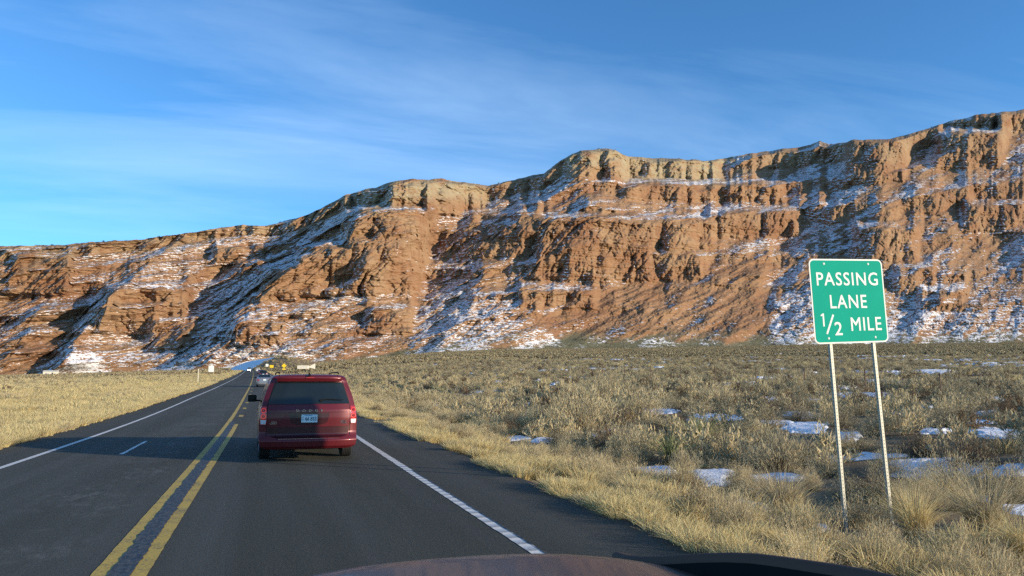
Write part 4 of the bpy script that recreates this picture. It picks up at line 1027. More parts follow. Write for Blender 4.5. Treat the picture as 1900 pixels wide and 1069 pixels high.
M_STEM = leafmat('woody_stem', (.10, .075, .05), (.16, .12, .08), (.12, .09, .06), trans=0)
M_SEED = leafmat('seed_heads', (.48, .36, .20), (.62, .48, .28), (.40, .28, .16))
M_JUN = leafmat('juniper_green', (.032, .040, .020), (.05, .058, .028), (.04, .04, .022))
def shrub_mesh(name, seed, w_, h_, nstem, nleaf, lw, ll, mats, tuft=.0, lift=.12, flat=.0, stemw=.012, up=.5):
    """stems from the root to a lumpy shell, thin leaf blades gathered round their outer parts"""
    r_ = np.random.default_rng(seed)
    th = r_.uniform(0, 2 * np.pi, nstem); ph = np.arccos(r_.uniform(.05, 1, nstem)); lump = 1 + .18 * np.sin(3 * th + seed) + .12 * np.sin(5 * th + 2 * seed) + r_.normal(0, .10, nstem)
    tip = np.stack([np.sin(ph) * np.cos(th) * w_ / 2, np.sin(ph) * np.sin(th) * w_ / 2, lift * h_ + np.cos(ph) ** (1 - flat * .4) * h_ * (1 - lift)], -1) * lump[:, None]
    root = np.stack([np.cos(th) * .04, np.sin(th) * .04, np.full(nstem, -.06)], -1)
    midp = root * .45 + tip * .55; midp[:, 2] -= .10 * h_ * np.sin(ph); midp += r_.normal(0, .02, midp.shape)
    V = []; Tq = []; mi = []; n = 0
    side = np.stack([-np.sin(th), np.cos(th), 0 * th], -1) * stemw / 2
    Vs = np.concatenate([root - side, root + side, midp - side * .7, midp + side * .7, tip - side * .25, tip + side * .25]); V.append(Vs)
    i = np.arange(nstem); k = nstem
    Tq.append(np.stack([i, i + k, i + 3 * k, i + 2 * k], -1)); Tq.append(np.stack([i + 2 * k, i + 3 * k, i + 5 * k, i + 4 * k], -1)); mi += [1] * (2 * nstem); n = len(Vs)
    s_ = r_.integers(0, nstem, nleaf); f = r_.beta(2.6, 1.1, nleaf) * 1.02
    pos = np.where(f[:, None] < .5, root[s_] + (midp[s_] - root[s_]) * f[:, None] * 2, midp[s_] + (tip[s_] - midp[s_]) * (f[:, None] - .5) * 2) + r_.normal(0, .028 * w_ + .012, (nleaf, 3))
    pos[:, 2] = np.maximum(pos[:, 2], .01)
    d_ = tip[s_] - root[s_]; d_ /= np.linalg.norm(d_, axis=1, keepdims=True); d_ = d_ * .8 + r_.normal(0, .55, d_.shape) + np.array([0, 0, up]); d_ /= np.linalg.norm(d_, axis=1, keepdims=True)
    sd = np.cross(d_, r_.normal(0, 1, d_.shape)); sd /= np.linalg.norm(sd, axis=1, keepdims=True) + 1e-6
    L_ = ll * r_.uniform(.6, 1.4, nleaf)[:, None]; W_ = lw * r_.uniform(.6, 1.3, nleaf)[:, None]
    Vl = np.concatenate([pos - sd * W_ * .3, pos + sd * W_ * .3, pos + d_ * L_ * .6 + sd * W_ * .5, pos + d_ * L_, pos + d_ * L_ * .6 - sd * W_ * .5][:4]); V.append(Vl)
    i = np.arange(nleaf) + n; k = nleaf
    Tq.append(np.stack([i, i + k, i + 2 * k, i + 3 * k], -1)); mi += [0] * nleaf
    return tri_mesh(name, np.concatenate(V), np.concatenate(Tq), mats, mi)
def grass_mesh(name, seed, nbl, spread, h_, mat, bw=.006, lean=.35, hv=.4):
    r_ = np.random.default_rng(seed); a = r_.uniform(0, 2 * np.pi, nbl); rad = spread * np.sqrt(r_.uniform(0, 1, nbl)) * .6
    b = np.stack([np.cos(a) * rad, np.sin(a) * rad, np.full(nbl, -.03)], -1)
    out_ = np.stack([np.cos(a), np.sin(a), 0 * a], -1) + r_.normal(0, .5, (nbl, 3)) * [1, 1, 0]
    H = h_ * r_.uniform(1 - hv, 1 + hv * .6, nbl)[:, None]; ln = lean * r_.uniform(.2, 1.4, nbl)[:, None]
    m1 = b + [0, 0, 1] * H * .5 + out_ * ln * H * .25; t_ = b + [0, 0, 1] * H * (1 - .25 * ln) + out_ * ln * H
    sa = r_.uniform(0, np.pi, nbl); sd = np.stack([np.cos(sa), np.sin(sa), 0 * sa], -1) * bw / 2
    V = np.concatenate([b - sd, b + sd, m1 + sd * .9, m1 - sd * .9, t_ + sd * .35, t_ - sd * .35]); i = np.arange(nbl); k = nbl
    T_ = np.concatenate([np.stack([i, i + k, i + 2 * k, i + 3 * k], -1), np.stack([i + 3 * k, i + 2 * k, i + 4 * k, i + 5 * k], -1)])
    return tri_mesh(name, V, T_, [mat])
PROTO = {}
for k in range(3): PROTO['sage%d' % k] = shrub_mesh('sagebrush', 10 + k, 1.15, .72, 110, 3400, .015, .055, [M_SAGE, M_STEM])
for k in range(3): PROTO['rabb%d' % k] = shrub_mesh('rabbitbrush', 20 + k, 1.2, .85, 260, 3600, .009, .10, [M_RABB, M_STEM], up=.8, stemw=.007)
for k in range(2): PROTO['dark%d' % k] = shrub_mesh('blackbrush', 30 + k, 1.1, .65, 150, 3000, .013, .05, [M_BLKB, M_STEM])
for k in range(3): PROTO['bunch%d' % k] = grass_mesh('bunchgrass', 40 + k, 420, .16, .62, M_GOLD, .006, .55)
PROTO['bunchd'] = grass_mesh('bunchgrass', 47, 420, .2, .6, M_DULL, .006, .7)
PROTO['yucca'] = grass_mesh('yucca', 50, 130, .10, .62, M_YUC, .018, .55, .2)
PROTO['seed'] = shrub_mesh('buckwheat', 60, 1.1, .62, 240, 2600, .011, .016, [M_SEED, M_RABB], up=.6, stemw=.005)
# low detail forms for the far field
for k in range(3): PROTO['lsage%d' % k] = shrub_mesh('far_sage', 70 + k, 1.2, .70, 24, 420, .06, .12, [M_SAGE, M_STEM])
for k in range(2): PROTO['lrabb%d' % k] = shrub_mesh('far_rabbit', 80 + k, 1.2, .75, 24, 420, .05, .15, [M_RABB, M_STEM])
PROTO['ldark0'] = shrub_mesh('far_dark', 85, 1.1, .62, 24, 420, .06, .11, [M_BLKB, M_STEM])
def patch_mesh(name, seed, size, count, mats):
    r_ = np.random.default_rng(seed); V = []; T_ = []; MI = []; n = 0
    for i in range(count):
        m_ = shrub_mesh('tmp', seed * 100 + i, r_.uniform(.9, 1.8), r_.uniform(.5, .9), 1, 60, .20, .32, [M_SAGE])
        v = np.zeros(len(m_.vertices) * 3); m_.vertices.foreach_get('co', v); v = v.reshape(-1, 3) + [r_.uniform(-size, size) / 2, r_.uniform(-size, size) / 2, 0]
        f = np.zeros(len(m_.polygons) * 4, np.int32); m_.loops.foreach_get('vertex_index', f); V.append(v); T_.append(f.reshape(-1, 4) + n); n += len(v); MI += [int(r_.choice([0, 0, 0, 1, 2]))] * len(m_.polygons)
        bpy.data.meshes.remove(m_)
    return tri_mesh(name, np.concatenate(V), np.concatenate(T_), mats, MI)
for k in range(3): PROTO['patch%d' % k] = patch_mesh('far_patch', 90 + k, 9.0, 26, [M_SAGE, M_RABB, M_BLKB])
for k in range(3): PROTO['gg%d' % k] = grass_mesh('grass_tuft', 100 + k, 100, .20, .25, M_GOLD, .009, .6)
for k in range(2): PROTO['gd%d' % k] = grass_mesh('grass_tuft', 105 + k, 100, .26, .24, M_DULL, .009, .7)
for k in range(2): PROTO['gf%d' % k] = grass_mesh('far_tuft', 110 + k, 60, .45, .42, M_GOLD, .035, .7)
PROTO['gfd'] = grass_mesh('far_tuft', 115, 60, .45, .40, M_DULL, .035, .7)
PROTO['jun'] = shrub_mesh('juniper', 120, 4.4, 3.0, 20, 520, .32, .5, [M_JUN, M_STEM], lift=.2)
def in_view(x, y, pad=6):
    a = np.degrees(np.arctan2(x, y)); return (a > -17.5 - pad) & (a < 52.5 + pad)
def stuff_instances(name, label, pts, idx, rot, scl, protos):
    """one object: points that carry small plant meshes through geometry nodes"""
    me = bpy.data.meshes.new(name); me.vertices.add(len(pts)); me.vertices.foreach_set('co', np.asarray(pts, np.float32).ravel())
    for nm, ty, dat in (('pick', 'INT', idx), ('turn', 'FLOAT', rot), ('size', 'FLOAT', scl)):
        at = me.attributes.new(nm, ty, 'POINT'); at.data.foreach_set('value', np.asarray(dat, np.int32 if ty == 'INT' else np.float32))
    o = bpy.data.objects.new(name, me); COL.objects.link(o)
    g = bpy.data.node_groups.new(name, 'GeometryNodeTree'); g.interface.new_socket('Geometry', in_out='INPUT', socket_type='NodeSocketGeometry'); g.interface.new_socket('Geometry', in_out='OUTPUT', socket_type='NodeSocketGeometry')
    N_ = g.nodes.new; gi = N_('NodeGroupInput'); go = N_('NodeGroupOutput')
    pc = bpy.data.collections.new(name + '_forms')
    for i, p_ in enumerate(protos):
        po = bpy.data.objects.new('%02d_%s' % (i, name), PROTO[p_]); pc.objects.link(po)
    ci = N_('GeometryNodeCollectionInfo'); ci.inputs['Collection'].default_value = pc; ci.inputs['Separate Children'].default_value = True; ci.inputs['Reset Children'].default_value = True
    mp_ = N_('GeometryNodeMeshToPoints'); ip = N_('GeometryNodeInstanceOnPoints'); ip.inputs['Pick Instance'].default_value = True
    def att(nm, ty):
        a = N_('GeometryNodeInputNamedAttribute'); a.data_type = ty; a.inputs['Name'].default_value = nm; return a.outputs['Attribute']
    cx_ = N_('ShaderNodeCombineXYZ')
    K = g.links.new
    K(gi.outputs[0], mp_.inputs[0]); K(mp_.outputs[0], ip.inputs['Points']); K(ci.outputs[0], ip.inputs['Instance']); K(att('pick', 'INT'), ip.inputs['Instance Index'])
    K(att('turn', 'FLOAT'), cx_.inputs[2]); K(cx_.outputs[0], ip.inputs['Rotation']); K(att('size', 'FLOAT'), ip.inputs['Scale']); K(ip.outputs[0], go.inputs[0])
    md = o.modifiers.new('scatter', 'NODES'); md.node_group = g
    tag(o, label, kind='stuff'); return o
rng = np.random.default_rng(12)
# ---- single bushes read off the photo: (u, v of the foot, width px, kind, label or None)
BIG = [
 (1075, 800, 230, 'rabb0', 'broad straw-coloured rabbitbrush, the largest in the middle of the verge'),
 (1000, 800, 130, 'rabb1', None), (1190, 775, 150, 'rabb2', None), (1120, 745, 150, 'rabb0', None), (960, 775, 90, 'sage0', None), (905, 765, 90, 'rabb1', None), (850, 760, 90, 'rabb0', None), (790, 752, 80, 'rabb2', None), (730, 748, 80, 'rabb1', None), (690, 742, 60, 'sage1', None),
 (1445, 870, 210, 'rabb1', 'wide pale rabbitbrush just left of the green road sign'),
 (1300, 800, 90, 'sage2', None), (1265, 785, 50, 'dark0', 'small rounded rust-brown bush beside a snow patch'), (1330, 830, 120, 'rabb2', None), (1400, 820, 110, 'rabb0', None), (1535, 885, 120, 'rabb2', 'straw-coloured bush directly behind the left sign post'),
 (1300, 838, 110, 'yucca', 'green yucca standing upright behind the dark hollow'), (1245, 862, 95, 'yucca', 'shorter green yucca beside the tall golden bunchgrass'),
 (1270, 910, 90, 'bunch0', 'tall golden bunchgrass beside the snow patch'), (1370, 912, 120, 'seed', 'sparse spreading bush growing in front of the snow mound'),
 (1500, 1080, 230, 'seed', 'big tan seed-headed bush in front of the left sign post'), (1450, 950, 150, 'bunchd', None), (1700, 960, 110, 'bunchd', None), (1490, 990, 110, 'bunch1', None), (1700, 1000, 170, 'bunch2', None), (1830, 985, 200, 'bunchd', None), (1760, 930, 170, 'rabb0', None), (1640, 935, 150, 'sage1', None), (1880, 930, 150, 'rabb1', None),
 (1800, 865, 190, 'dark1', 'dark brown bush at the right edge beside the long snow patch'), (1700, 845, 150, 'dark0', None), (1590, 835, 120, 'sage0', None), (1660, 800, 150, 'sage1', None), (1870, 840, 130, 'sage2', None), (1760, 795, 150, 'sage0', None), (1860, 780, 140, 'dark0', None), (1560, 790, 110, 'sage2', None), (1480, 780, 110, 'sage1', None), (1420, 770, 100, 'dark1', None), (1350, 765, 110, 'sage0', None),
 (1062, 712, 26, 'dark0', 'small round dark bush alone in the pale brush beyond the verge'), (1560, 840, 90, 'rabb2', None), (1650, 880, 130, 'rabb0', None), (1540, 760, 110, 'sage0', None), (1640, 755, 120, 'dark1', None), (1250, 760, 90, 'sage1', None), (1170, 735, 90, 'sage0', None), (1900, 1040, 160, 'bunch0', None), (1400, 985, 90, 'bunch1', None), (1300, 950, 70, 'bunch2', None),
]
GEN = {'rabb': ('rabbitbrush', 'pale straw-coloured rabbitbrush growing among the roadside brush', 'bush', 'straw-coloured rabbitbrush in the desert brush'),
       'sage': ('sagebrush', 'grey-olive rounded sagebrush growing on the plain right of the road', 'bush', 'grey-olive sagebrush on the plain'),
       'dark': ('dark_brush', 'dark brown rounded bush growing among the sagebrush', 'bush', 'dark brown bushes among the sagebrush'),
       'bunc': ('bunchgrass', 'bleached clump of tall bunchgrass near the road edge', 'grass clump', 'bleached bunchgrass clumps near the road edge'),
       'yucc': ('yucca', 'green spiky yucca', 'yucca', 'green spiky yuccas in the verge'), 'seed': ('buckwheat_bush', 'tan seed-headed bush', 'bush', 'tan seed-headed bushes')}
placed = []
def put_plant(x, y, proto, s_, rz, label=None, sc3=None):
    nm, lab, cat, grp = GEN[proto[:4]]
    o = bpy.data.objects.new(nm, PROTO[proto]); COL.objects.link(o)
    o.location = (x, y, float(ground(x, y)) - .01); o.rotation_euler = (0, 0, rz); o.scale = (s_, s_, s_ * (sc3 or 1))
    tag(o, label or lab, cat, grp); placed.append((x, y, s_ * .6)); return o
def foot_xy(u, v):
    r_ = ray(np.array(float(u)), np.array(float(v))); z = 0.0
    for _ in range(25):
        t_ = (z - EYE[2]) / r_[2]; p = EYE + r_ * t_; z = .5 * z + .5 * float(ground(p[0], p[1]))
    return p
BW = {'rabb': 1.35, 'sage': 1.3, 'dark': 1.25, 'bunc': .95, 'yucc': .85, 'seed': 1.15}
SNOW_SPOTS = [(1215, 763, 90, 10), (1330, 778, 100, 12), (1500, 790, 70, 10), (1440, 785, 60, 8), (1215, 878, 85, 26), (1325, 885, 75, 40), (1395, 942, 80, 20), (1445, 890, 110, 14), (1560, 850, 40, 10), (1620, 850, 90, 14), (1720, 868, 170, 28), (1870, 872, 90, 20), (1735, 716, 70, 8), (1340, 715, 40, 6), (1510, 748, 40, 6), (990, 752, 60, 5), (1740, 800, 50, 14), (1820, 785, 40, 8), (820, 755, 60, 5), (960, 815, 60, 9), (1010, 818, 40, 8), (750, 745, 50, 4), (1810, 930, 60, 12), (1890, 945, 40, 14), (1500, 980, 40, 10), (1845, 722, 80, 7), (1830, 768, 40, 6), (1490, 770, 60, 6), (1100, 812, 40, 7), (1620, 716, 40, 5), (1570, 808, 40, 8), (1680, 770, 40, 7), (1420, 742, 50, 5), (1560, 725, 30, 4), (1800, 700, 60, 4), (1620, 695, 30, 3), (1480, 700, 30, 3), (880, 820, 30, 6)]
spots = []
for u, v, wp_, hp in SNOW_SPOTS:
    p = foot_xy(u, v); p2 = foot_xy(u, v - hp); dep = p[0] * FW[0] + p[1] * FW[1]
    spots.append((p[0], p[1], max(.25, wp_ / 2 / 1420 * dep), max(.2, min(math.hypot(p2[0] - p[0], p2[1] - p[1]) * .5, 1.6 * wp_ / 1420 * dep))))
def near_snow(x, y, m_=.8):
    for sx_, sy_, a, b in spots:
        if ((x - sx_) ** 2 + (y - sy_) ** 2) < (max(a, b) * m_) ** 2: return True
    return False
def snow_field(x, y):
    """above 0 where old snow lies"""
    f = np.full(np.shape(x), -1.0); dx = x - road_x(y); rho = np.hypot(x, y)
    wx_ = x + .35 * vnoise(x * 1.1, y * 1.1, 0, 131) + .15 * vnoise(x * 3, y * 3, 0, 132); wy_ = y + .35 * vnoise(x * 1.1, y * 1.1, 5, 133)
    for sx_, sy_, a, b in spots:
        th_ = math.atan2(sx_, sy_); lx_ = (wx_ - sx_) * math.cos(th_) - (wy_ - sy_) * math.sin(th_); ly_ = (wx_ - sx_) * math.sin(th_) + (wy_ - sy_) * math.cos(th_)
        f = np.maximum(f, 1 - (np.abs(lx_ / a) ** 2.4 + np.abs(ly_ / b) ** 2.4))
    fn = fbm(x * .20, y * .20, 0, 4, 140) + .35 * fbm(x * .03, y * .03, 0, 2, 141)
    az_d = np.degrees(np.arctan2(x, y))
    thr = .36 - .10 * sstep(20, 40, dx) + .05 * sstep(60, 130, rho) + .3 * sstep(13, 6, dx) + .10 * sstep(26, 16, az_d)
    f = np.maximum(f, (fn - thr) * 4)
    f = f + (.38 * vnoise(x * 4, y * 4, 0, 145) + .22 * vnoise(x * 10, y * 10, 0, 146)) * (f > -.8)
    return np.where(dx < ROAD_R + 1.5, -1, f)
for u, v, wpx, pr, lab in BIG:
    p = foot_xy(u, v); dist = math.hypot(p[0], p[1]); dep = p[0] * FW[0] + p[1] * FW[1]
    wood = pr[:4] in ('rabb', 'sage', 'dark')
    sz = wpx * (.72 if wood else .85) / 1420 * dep / BW[pr[:4]]
    put_plant(p[0], p[1], pr, sz, rng.uniform(0, 6.28), lab, (.72 if sz > .8 else .85) if wood else 1)
# ---- more bushes near the road, up to 300 in all
tries = 0
while len(placed) < 298 and tries < 60000:
    tries += 1
    a = R(rng.uniform(-14, 56)); rho = 9 + 46 * rng.uniform(0, 1) ** .62; x = rho * math.sin(a); y = rho * math.cos(a); dx = x - float(road_x(y))
    if -13 < dx < ROAD_R + 2.6: continue
    if dx < -13 and rng.uniform() > .25: continue
    if dx > 0 and dx < 8 and rng.uniform() > .35: continue
    if near_snow(x, y, .7) or near_snow(x * 1.06, y * 1.06, .7) or float(snow_field(np.array([x, x * 1.03]), np.array([y, y * 1.03])).max()) > -.25: continue
    s_ = rng.uniform(.5, 1.15) * (.75 if dx < 9 else 1)
    if any((x - px_) ** 2 + (y - py_) ** 2 < (.62 * (s_ * .6 + pr_)) ** 2 for px_, py_, pr_ in placed): continue
    k = rng.uniform()
    edge = sstep(24, 9, dx) if dx > 0 else 0
    pr = ('rabb%d' % rng.integers(3)) if k < .18 + .6 * edge else (('dark%d' % rng.integers(2)) if k > .80 else 'sage%d' % rng.integers(3))
    put_plant(x, y, pr, s_, rng.uniform(0, 6.28), None, rng.uniform(.62, .95))
pl = np.array([(x, y) for x, y, s_ in placed])
# ---- the brush beyond, too many to count
def scatter(n, az0, az1, r0, r1, powr=.5):
    a = np.radians(rng.uniform(az0, az1, n)); f = rng.uniform(0, 1, n); rho = np.sqrt(r0 ** 2 + (r1 ** 2 - r0 ** 2) * f) if powr == .5 else r0 + (r1 - r0) * f ** powr
    x = rho * np.sin(a); y = rho * np.cos(a); return x, y, rho
xs, ys2, rs = [], [], []
x, y, rho = scatter(62000, -26, 60, 20, 280, .8)
dx = x - road_x(y); dens = .25 + .95 * fbm(x * .06, y * .06, 0, 3, 77)
ok = ((dx > ROAD_R + 5) | (dx < -15)) & (rng.uniform(0, 1, len(x)) < np.clip(dens, .15, 1))
left = dx < 0; ok &= ~(left & (rng.uniform(0, 1, len(x)) > .30))
x, y, rho, dx = x[ok], y[ok], rho[ok], dx[ok]
# keep clear of the single bushes and the snow
cell = {}
for px_, py_ in pl: cell.setdefault((int(px_ // 1), int(py_ // 1)), 1)
clear = np.array([not any((int(a // 1) + i, int(b // 1) + j) in cell for i in (0,) for j in (0,)) for a, b in zip(x, y)])
clear &= (snow_field(x, y) < -.25) & ((snow_field(x * (1 - .9 / rho), y * (1 - .9 / rho)) < .2) | (rng.uniform(0, 1, len(x)) < .4)) & (snow_field(x * (1 + 1.6 / rho), y * (1 + 1.6 / rho)) < 0)
x, y, rho, dx = x[clear], y[clear], rho[clear], dx[clear]
k = rng.uniform(0, 1, len(x)); patchy = vnoise(x * .03, y * .03, 0, 55)
edge = np.where(dx > 0, sstep(30, 10, dx), .5) + .35 * sstep(-.1, .5, patchy)
idx = np.where(k < .12 + .5 * edge, 3 + rng.integers(0, 2, len(x)), np.where(k > .82, 5, rng.integers(0, 3, len(x))))
stuff_instances('desert_brush', 'grey-olive and straw brush covering the plain on both sides of the road', np.stack([x, y, ground(x, y)], -1), idx, rng.uniform(0, 6.28, len(x)), rng.uniform(.45, 1.1, len(x)) * (1 - .2 * (np.hypot(x, y) > 60)), ['lsage0', 'lsage1', 'lsage2', 'lrabb0', 'lrabb1', 'ldark0'])
x, y, rho = scatter(15000, -26, 62, 255, 1250, .5)
dx = x - road_x(np.minimum(y, 520)); dfoot = np.interp(np.degrees(np.arctan2(x, y)), [-30, -16, 0, 10, 17, 40, 52, 62], [1000, 990, 880, 860, 890, 1060, 1230, 1400])
ok = (np.abs(dx) > 14) & (rho < dfoot + 5) & ~((dx < 0) & (rng.uniform(0, 1, len(x)) > .5))
x, y = x[ok], y[ok]
fi = rng.integers(0, NU, 9000); fj = (rng.uniform(0, 1, 9000) ** 1.6 * 62).astype(int)
kf = (N[fi, fj, 2] > .5) & (U[fi] > 560) & (rng.uniform(0, 1, 9000) < .6)
fp = P[fi[kf], fj[kf]]
stuff_instances('foot_brush', 'sparse brush thinning out up the foot of the cliffs', fp, np.zeros(len(fp)), rng.uniform(0, 6.28, len(fp)), rng.uniform(.25, .6, len(fp)), ['patch1'])
stuff_instances('far_brush', 'low grey-brown brush covering the far plain below the cliffs', np.stack([x, y, ground(x, y) - .05], -1), rng.integers(0, 3, len(x)), rng.uniform(0, 6.28, len(x)), rng.uniform(.8, 1.3, len(x)), ['patch0', 'patch1', 'patch2'])
# ---- grass of the verges
POSTS = [foot_xy(1571, 962)[:2] * .0 + np.array([7.9, 9.2]), np.array([8.7, 9.2])]
def hides_post(x, y):
    h = np.zeros(np.shape(x), bool)
    for p_ in POSTS:
        L_ = np.hypot(*p_); u_ = p_ / L_; al__ = x * u_[0] + y * u_[1]; ac = np.abs(x * u_[1] - y * u_[0]); h |= (ac < .30) & (al__ < L_ + .1) & (al__ > L_ - 2.2)
    return h
def grass_points():
    P_, I_, S_ = [], [], []
    # right verge: dense golden fringe at the asphalt, thinner and duller outwards
    n = 26000
    y = 4 + 116 * rng.uniform(0, 1, n) ** 1.45; off = rng.exponential(1.7, n) - .02; off = np.where(rng.uniform(0, 1, n) < .18, rng.uniform(-.12, .45, n), off)
    x = ROAD_R + off + road_x(y)
    keep_ = (1.5 * vnoise(x * 1.3, y * .8, 0, 101) + .9 * vnoise(x * .35, y * .3, 0, 102) - .10 + .16 * (off < .5) > rng.uniform(-.15, .45, n)) & (off < 14)
    keep_ &= ~((off < .9) & (y < 8.5) & (rng.uniform(0, 1, n) < .75))
    x, y, off = x[keep_], y[keep_], off[keep_]
    kp = ~hides_post(x, y); x, y, off = x[kp], y[kp], off[kp]
    ns = np.array([not (near_snow(a, b, .85) or near_snow(a * 1.05, b * 1.05, .8) or near_snow(a * 1.1, b * 1.1, .7)) for a, b in zip(x, y)]) | (rng.uniform(0, 1, len(x)) < .05); x, y, off = x[ns], y[ns], off[ns]
    gold = rng.uniform(0, 1, len(x)) < np.clip(.95 - off * .10, .3, 1)
    i = np.where(gold, rng.integers(0, 3, len(x)), 3 + rng.integers(0, 2, len(x))); s_ = rng.uniform(.40, 1.35, len(x)) ** 1.2 * (.70 + .55 * sstep(.2, 3.0, off)) 
    P_.append(np.stack([x, y], -1)); I_.append(i); S_.append(s_)
    # left verge: thick gold
    n = 30000
    y = 18 + 100 * rng.uniform(0, 1, n) ** 1.2; off = rng.uniform(0, 1, n) ** 1.3 * 34
    x = ROAD_L - off - .02 + road_x(y); keep_ = (vnoise(x * .5, y * .4, 0, 111) + .62 > rng.uniform(-.3, .9, n)) & in_view(x, y)
    x, y = x[keep_], y[keep_]; P_.append(np.stack([x, y], -1)); I_.append(np.where(rng.uniform(0, 1, len(x)) < .85, rng.integers(0, 3, len(x)), 3)); S_.append(rng.uniform(.7, 1.5, len(x)))
    return np.concatenate(P_), np.concatenate(I_), np.concatenate(S_)
P2, I2, S2 = grass_points()
stuff_instances('dry_grass', 'bleached golden grass fringing both sides of the road', np.stack([P2[:, 0], P2[:, 1], ground(P2[:, 0], P2[:, 1])], -1), I2, rng.uniform(0, 6.28, len(P2)), S2, ['gg0', 'gg1', 'gg2', 'gd0', 'gd1'])
n = 900; y = 5 + 60 * rng.uniform(0, 1, n) ** 1.2; off = 1.0 + rng.gamma(2.2, 1.6, n); x = ROAD_R + off + road_x(y)
ok = (snow_field(x, y) < -.2) & (snow_field(x * 1.06, y * 1.06) < -.1) & (snow_field(x * 1.12, y * 1.12) < .1) & (off < 11) & ~hides_post(x, y) & (vnoise(x * .3, y * .3, 0, 119) > -.1); x, y = x[ok], y[ok]
stuff_instances('verge_brush', 'small pale twiggy brush mixed into the grass of the right verge', np.stack([x, y, ground(x, y)], -1), rng.integers(0, 5, len(x)), rng.uniform(0, 6.28, len(x)), rng.uniform(.22, .62, len(x)), ['rabb0', 'rabb1', 'rabb2', 'sage0', 'dark0'])
# coarser tufts farther along both verges and over the left field
x, y, rho = scatter(60000, -26, 56, 40, 460, .75)
dx = x - road_x(y)
ok = ((dx < ROAD_L - .2) & (dx > -75 - .25 * y) & (rng.uniform(0, 1, len(x)) < .75 * (1 - .5 * sstep(-25, -60, dx)) + .0)) | ((dx > ROAD_R + .1) & (rng.uniform(0, 1, len(x)) < .9 * np.exp(-(dx - ROAD_R) / 9) + .16 * (rho > 30)))
x, y, rho, dx = x[ok], y[ok], rho[ok], dx[ok]
i = np.where(dx < 0, np.where(rng.uniform(0, 1, len(x)) < .8, rng.integers(0, 2, len(x)), 2), np.where(rng.uniform(0, 1, len(x)) < .45, rng.integers(0, 2, len(x)), 2))
stuff_instances('far_dry_grass', 'pale gold grass farther along the verges and over the field left of the road', np.stack([x, y, ground(x, y)], -1), i, rng.uniform(0, 6.28, len(x)), rng.uniform(.6, 1.3, len(x)), ['gf0', 'gf1', 'gfd'])
# ---- snow lying between the bushes
m = NT('snow'); c = m.mix(m.noise(3, 5, .6), (.74, .77, .80), (.84, .86, .88)); m.L(c, m.b.inputs['Base Color']); m.b.inputs['Roughness'].default_value = .6; m.b.inputs['Specular IOR Level'].default_value = .3; m.b.inputs['Subsurface Weight'].default_value = 0.0
m.bump(m.noise(7, 6, .6), .05); M_SNOW = m.m
az_ = np.radians(np.linspace(3, 58, 900)); rr_ = np.geomspace(7.5, 420, 700)
AZ_, RR_ = np.meshgrid(az_, rr_, indexing='ij'); XS = RR_ * np.sin(AZ_); YS = RR_ * np.cos(AZ_); dxs = XS - road_x(YS)
fs = snow_field(XS, YS)
ZS = ground(XS, YS) + np.clip(fs, -.3, .5) * .13 * np.clip(RR_ / 25, .8, 3) + .03 * vnoise(XS * 1.8, YS * 1.8, 0, 150)
kf = (fs[:-1, :-1] > -.12) | (fs[1:, 1:] > -.12) | (fs[1:, :-1] > -.12) | (fs[:-1, 1:] > -.12)
so_ = fast_grid('snow', np.stack([XS, YS, ZS], -1), M_SNOW, keep=kf); tag(so_, 'white patches of old snow lying between the bushes right of the road', kind='stuff')
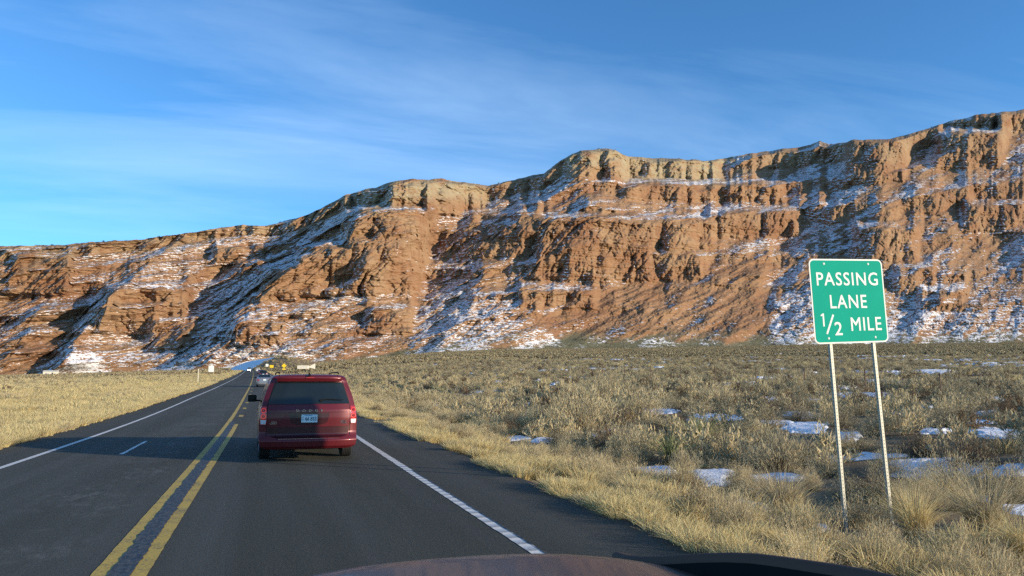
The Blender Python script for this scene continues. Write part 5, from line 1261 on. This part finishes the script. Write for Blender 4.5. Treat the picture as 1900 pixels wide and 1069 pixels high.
# snow-covered bank by the bend: a shaded snowy flank, and the brushy side that faces the road
def bank():
    F0 = at_y(460, 684.5, 440)[:2]; al_ = np.array([-.3, .95]); up_ = np.array([.95, .3])
    a_ = np.linspace(0, 1, 40); b_ = np.linspace(0, 1, 30); A_, B_ = np.meshgrid(a_, b_, indexing='ij')
    xy = F0 + al_ * (A_[..., None] * 48) + up_ * (B_[..., None] * 17)
    z0 = float(ground(F0[0], F0[1])) - .4
    h_ = 8.2 * (1 - (1 - B_) ** 1.35) * (1 - .15 * A_) + .25 * vnoise(xy[..., 0] * .3, xy[..., 1] * .3, 0, 160)
    so_ = fast_grid('snow_bank', np.dstack([xy, z0 + h_]), M_SNOW, flip=True); tag(so_, 'smooth snow-covered bank in shade beyond the bend of the road', kind='structure')
    dn = np.linspace(0, 1, 24); rr2 = []
    for q, d_ in enumerate(dn):
        p = xy[0] + np.array([.45, -.9]) * d_ * 34; g_ = ground(p[:, 0], p[:, 1]) - .3 * d_
        rr2.append(np.dstack([p[None], ((z0 + h_[0]) * (1 - sstep(0, 1, d_)) + g_ * sstep(0, 1, d_) + .2 * vnoise(p[:, 0] * .2, p[:, 1] * .2, 0, 161) * (d_ > 0))[None]])[0])
    crest = []
    for q, d_ in enumerate(dn):
        p = xy[:, -1] + np.array([.9, .1]) * d_ * 40; g_ = ground(p[:, 0], p[:, 1]) - .3; crest.append(np.dstack([p[None], ((z0 + h_[:, -1]) * (1 - sstep(0, 1, d_)) + g_ * sstep(0, 1, d_))[None]])[0])
    # corner between the two
    cr = []
    for q, d_ in enumerate(dn):
        th = np.linspace(0, 1, 14)[:, None]; dr = np.array([.45, -.9]) * (1 - th) * 34 + np.array([.9, .1]) * th * 40
        p = xy[0, -1] + dr * d_; g_ = ground(p[:, 0], p[:, 1]) - .3 * d_; cr.append(np.dstack([p[None], ((z0 + h_[0, -1]) * (1 - sstep(0, 1, d_)) + g_ * sstep(0, 1, d_))[None]])[0])
    o = fast_grid('hill', np.array(rr2), M_DIRT, flip=False); tag(o, 'low brushy hillock to the right of the bend of the road', kind='structure')
    o = fast_grid('hill', np.array(crest), M_DIRT, flip=True); tag(o, 'back of the low brushy hillock by the bend', kind='structure')
    o = fast_grid('hill', np.array(cr), M_DIRT, flip=False); tag(o, 'right shoulder of the low brushy hillock by the bend', kind='structure')
    q = np.concatenate([np.array(rr2).reshape(-1, 3), np.array(cr).reshape(-1, 3), np.array(crest).reshape(-1, 3)]); k_ = rng.integers(0, len(q), 700)
    return q[k_] + rng.normal(0, .4, (700, 3)) * [1, 1, 0]
bp = bank()
stuff_instances('hill_brush', 'pale brush covering the hillock by the bend', bp, rng.integers(0, 6, len(bp)), rng.uniform(0, 6, len(bp)), rng.uniform(.6, 1.2, len(bp)), ['lsage0', 'lsage1', 'lrabb0', 'lrabb1', 'gf0', 'gf1'])
# ---- junipers along the rim and scrub on the benches
cand = [i for i in range(8, NU - 8) if 0 < U[i] < 1900]
cnt = 0
for _ in range(150):
    i = int(rng.choice(cand)); dens_u = np.interp(U[i], [0, 300, 330, 480, 500, 650, 700, 900, 1000, 1040, 1150, 1900], [1, 1, .3, .6, 1, .8, .15, .2, 1, .3, .8, .9])
    if rng.uniform() > dens_u: continue
    dd = rng.uniform(0, 10); b = P[i, -1] + np.array([ld[i, 0], ld[i, 1], 0]) * dd
    o = bpy.data.objects.new('juniper', PROTO['jun']); COL.objects.link(o); o.location = (b[0], b[1], b[2] - .6 - .02 * dd); s_ = rng.uniform(.35, .95); o.scale = (s_, s_, s_ * rng.uniform(.8, 1.1)); o.rotation_euler = (0, 0, rng.uniform(0, 6))
    tag(o, 'small dark juniper standing on the rim of the cliffs', 'tree', 'junipers along the rim of the cliffs'); cnt += 1
ii = rng.integers(5, NU - 5, 26000); jj = rng.integers(5, NTT - 3, 26000)
keep_ = (cl[ii, jj] < .25) & (N[ii, jj, 2] > .42) & (rng.uniform(0, 1, len(ii)) < .12 + .5 * (sunny[ii, jj] < .12) + .2 * (TT[ii, jj] > .9))
ii, jj = ii[keep_], jj[keep_]
stuff_instances('slope_scrub', 'tiny dark shrubs dotted over the snowy slopes of the cliffs', P[ii, jj], np.zeros(len(ii)), rng.uniform(0, 6, len(ii)), rng.uniform(.18, .5, len(ii)), ['jun'])
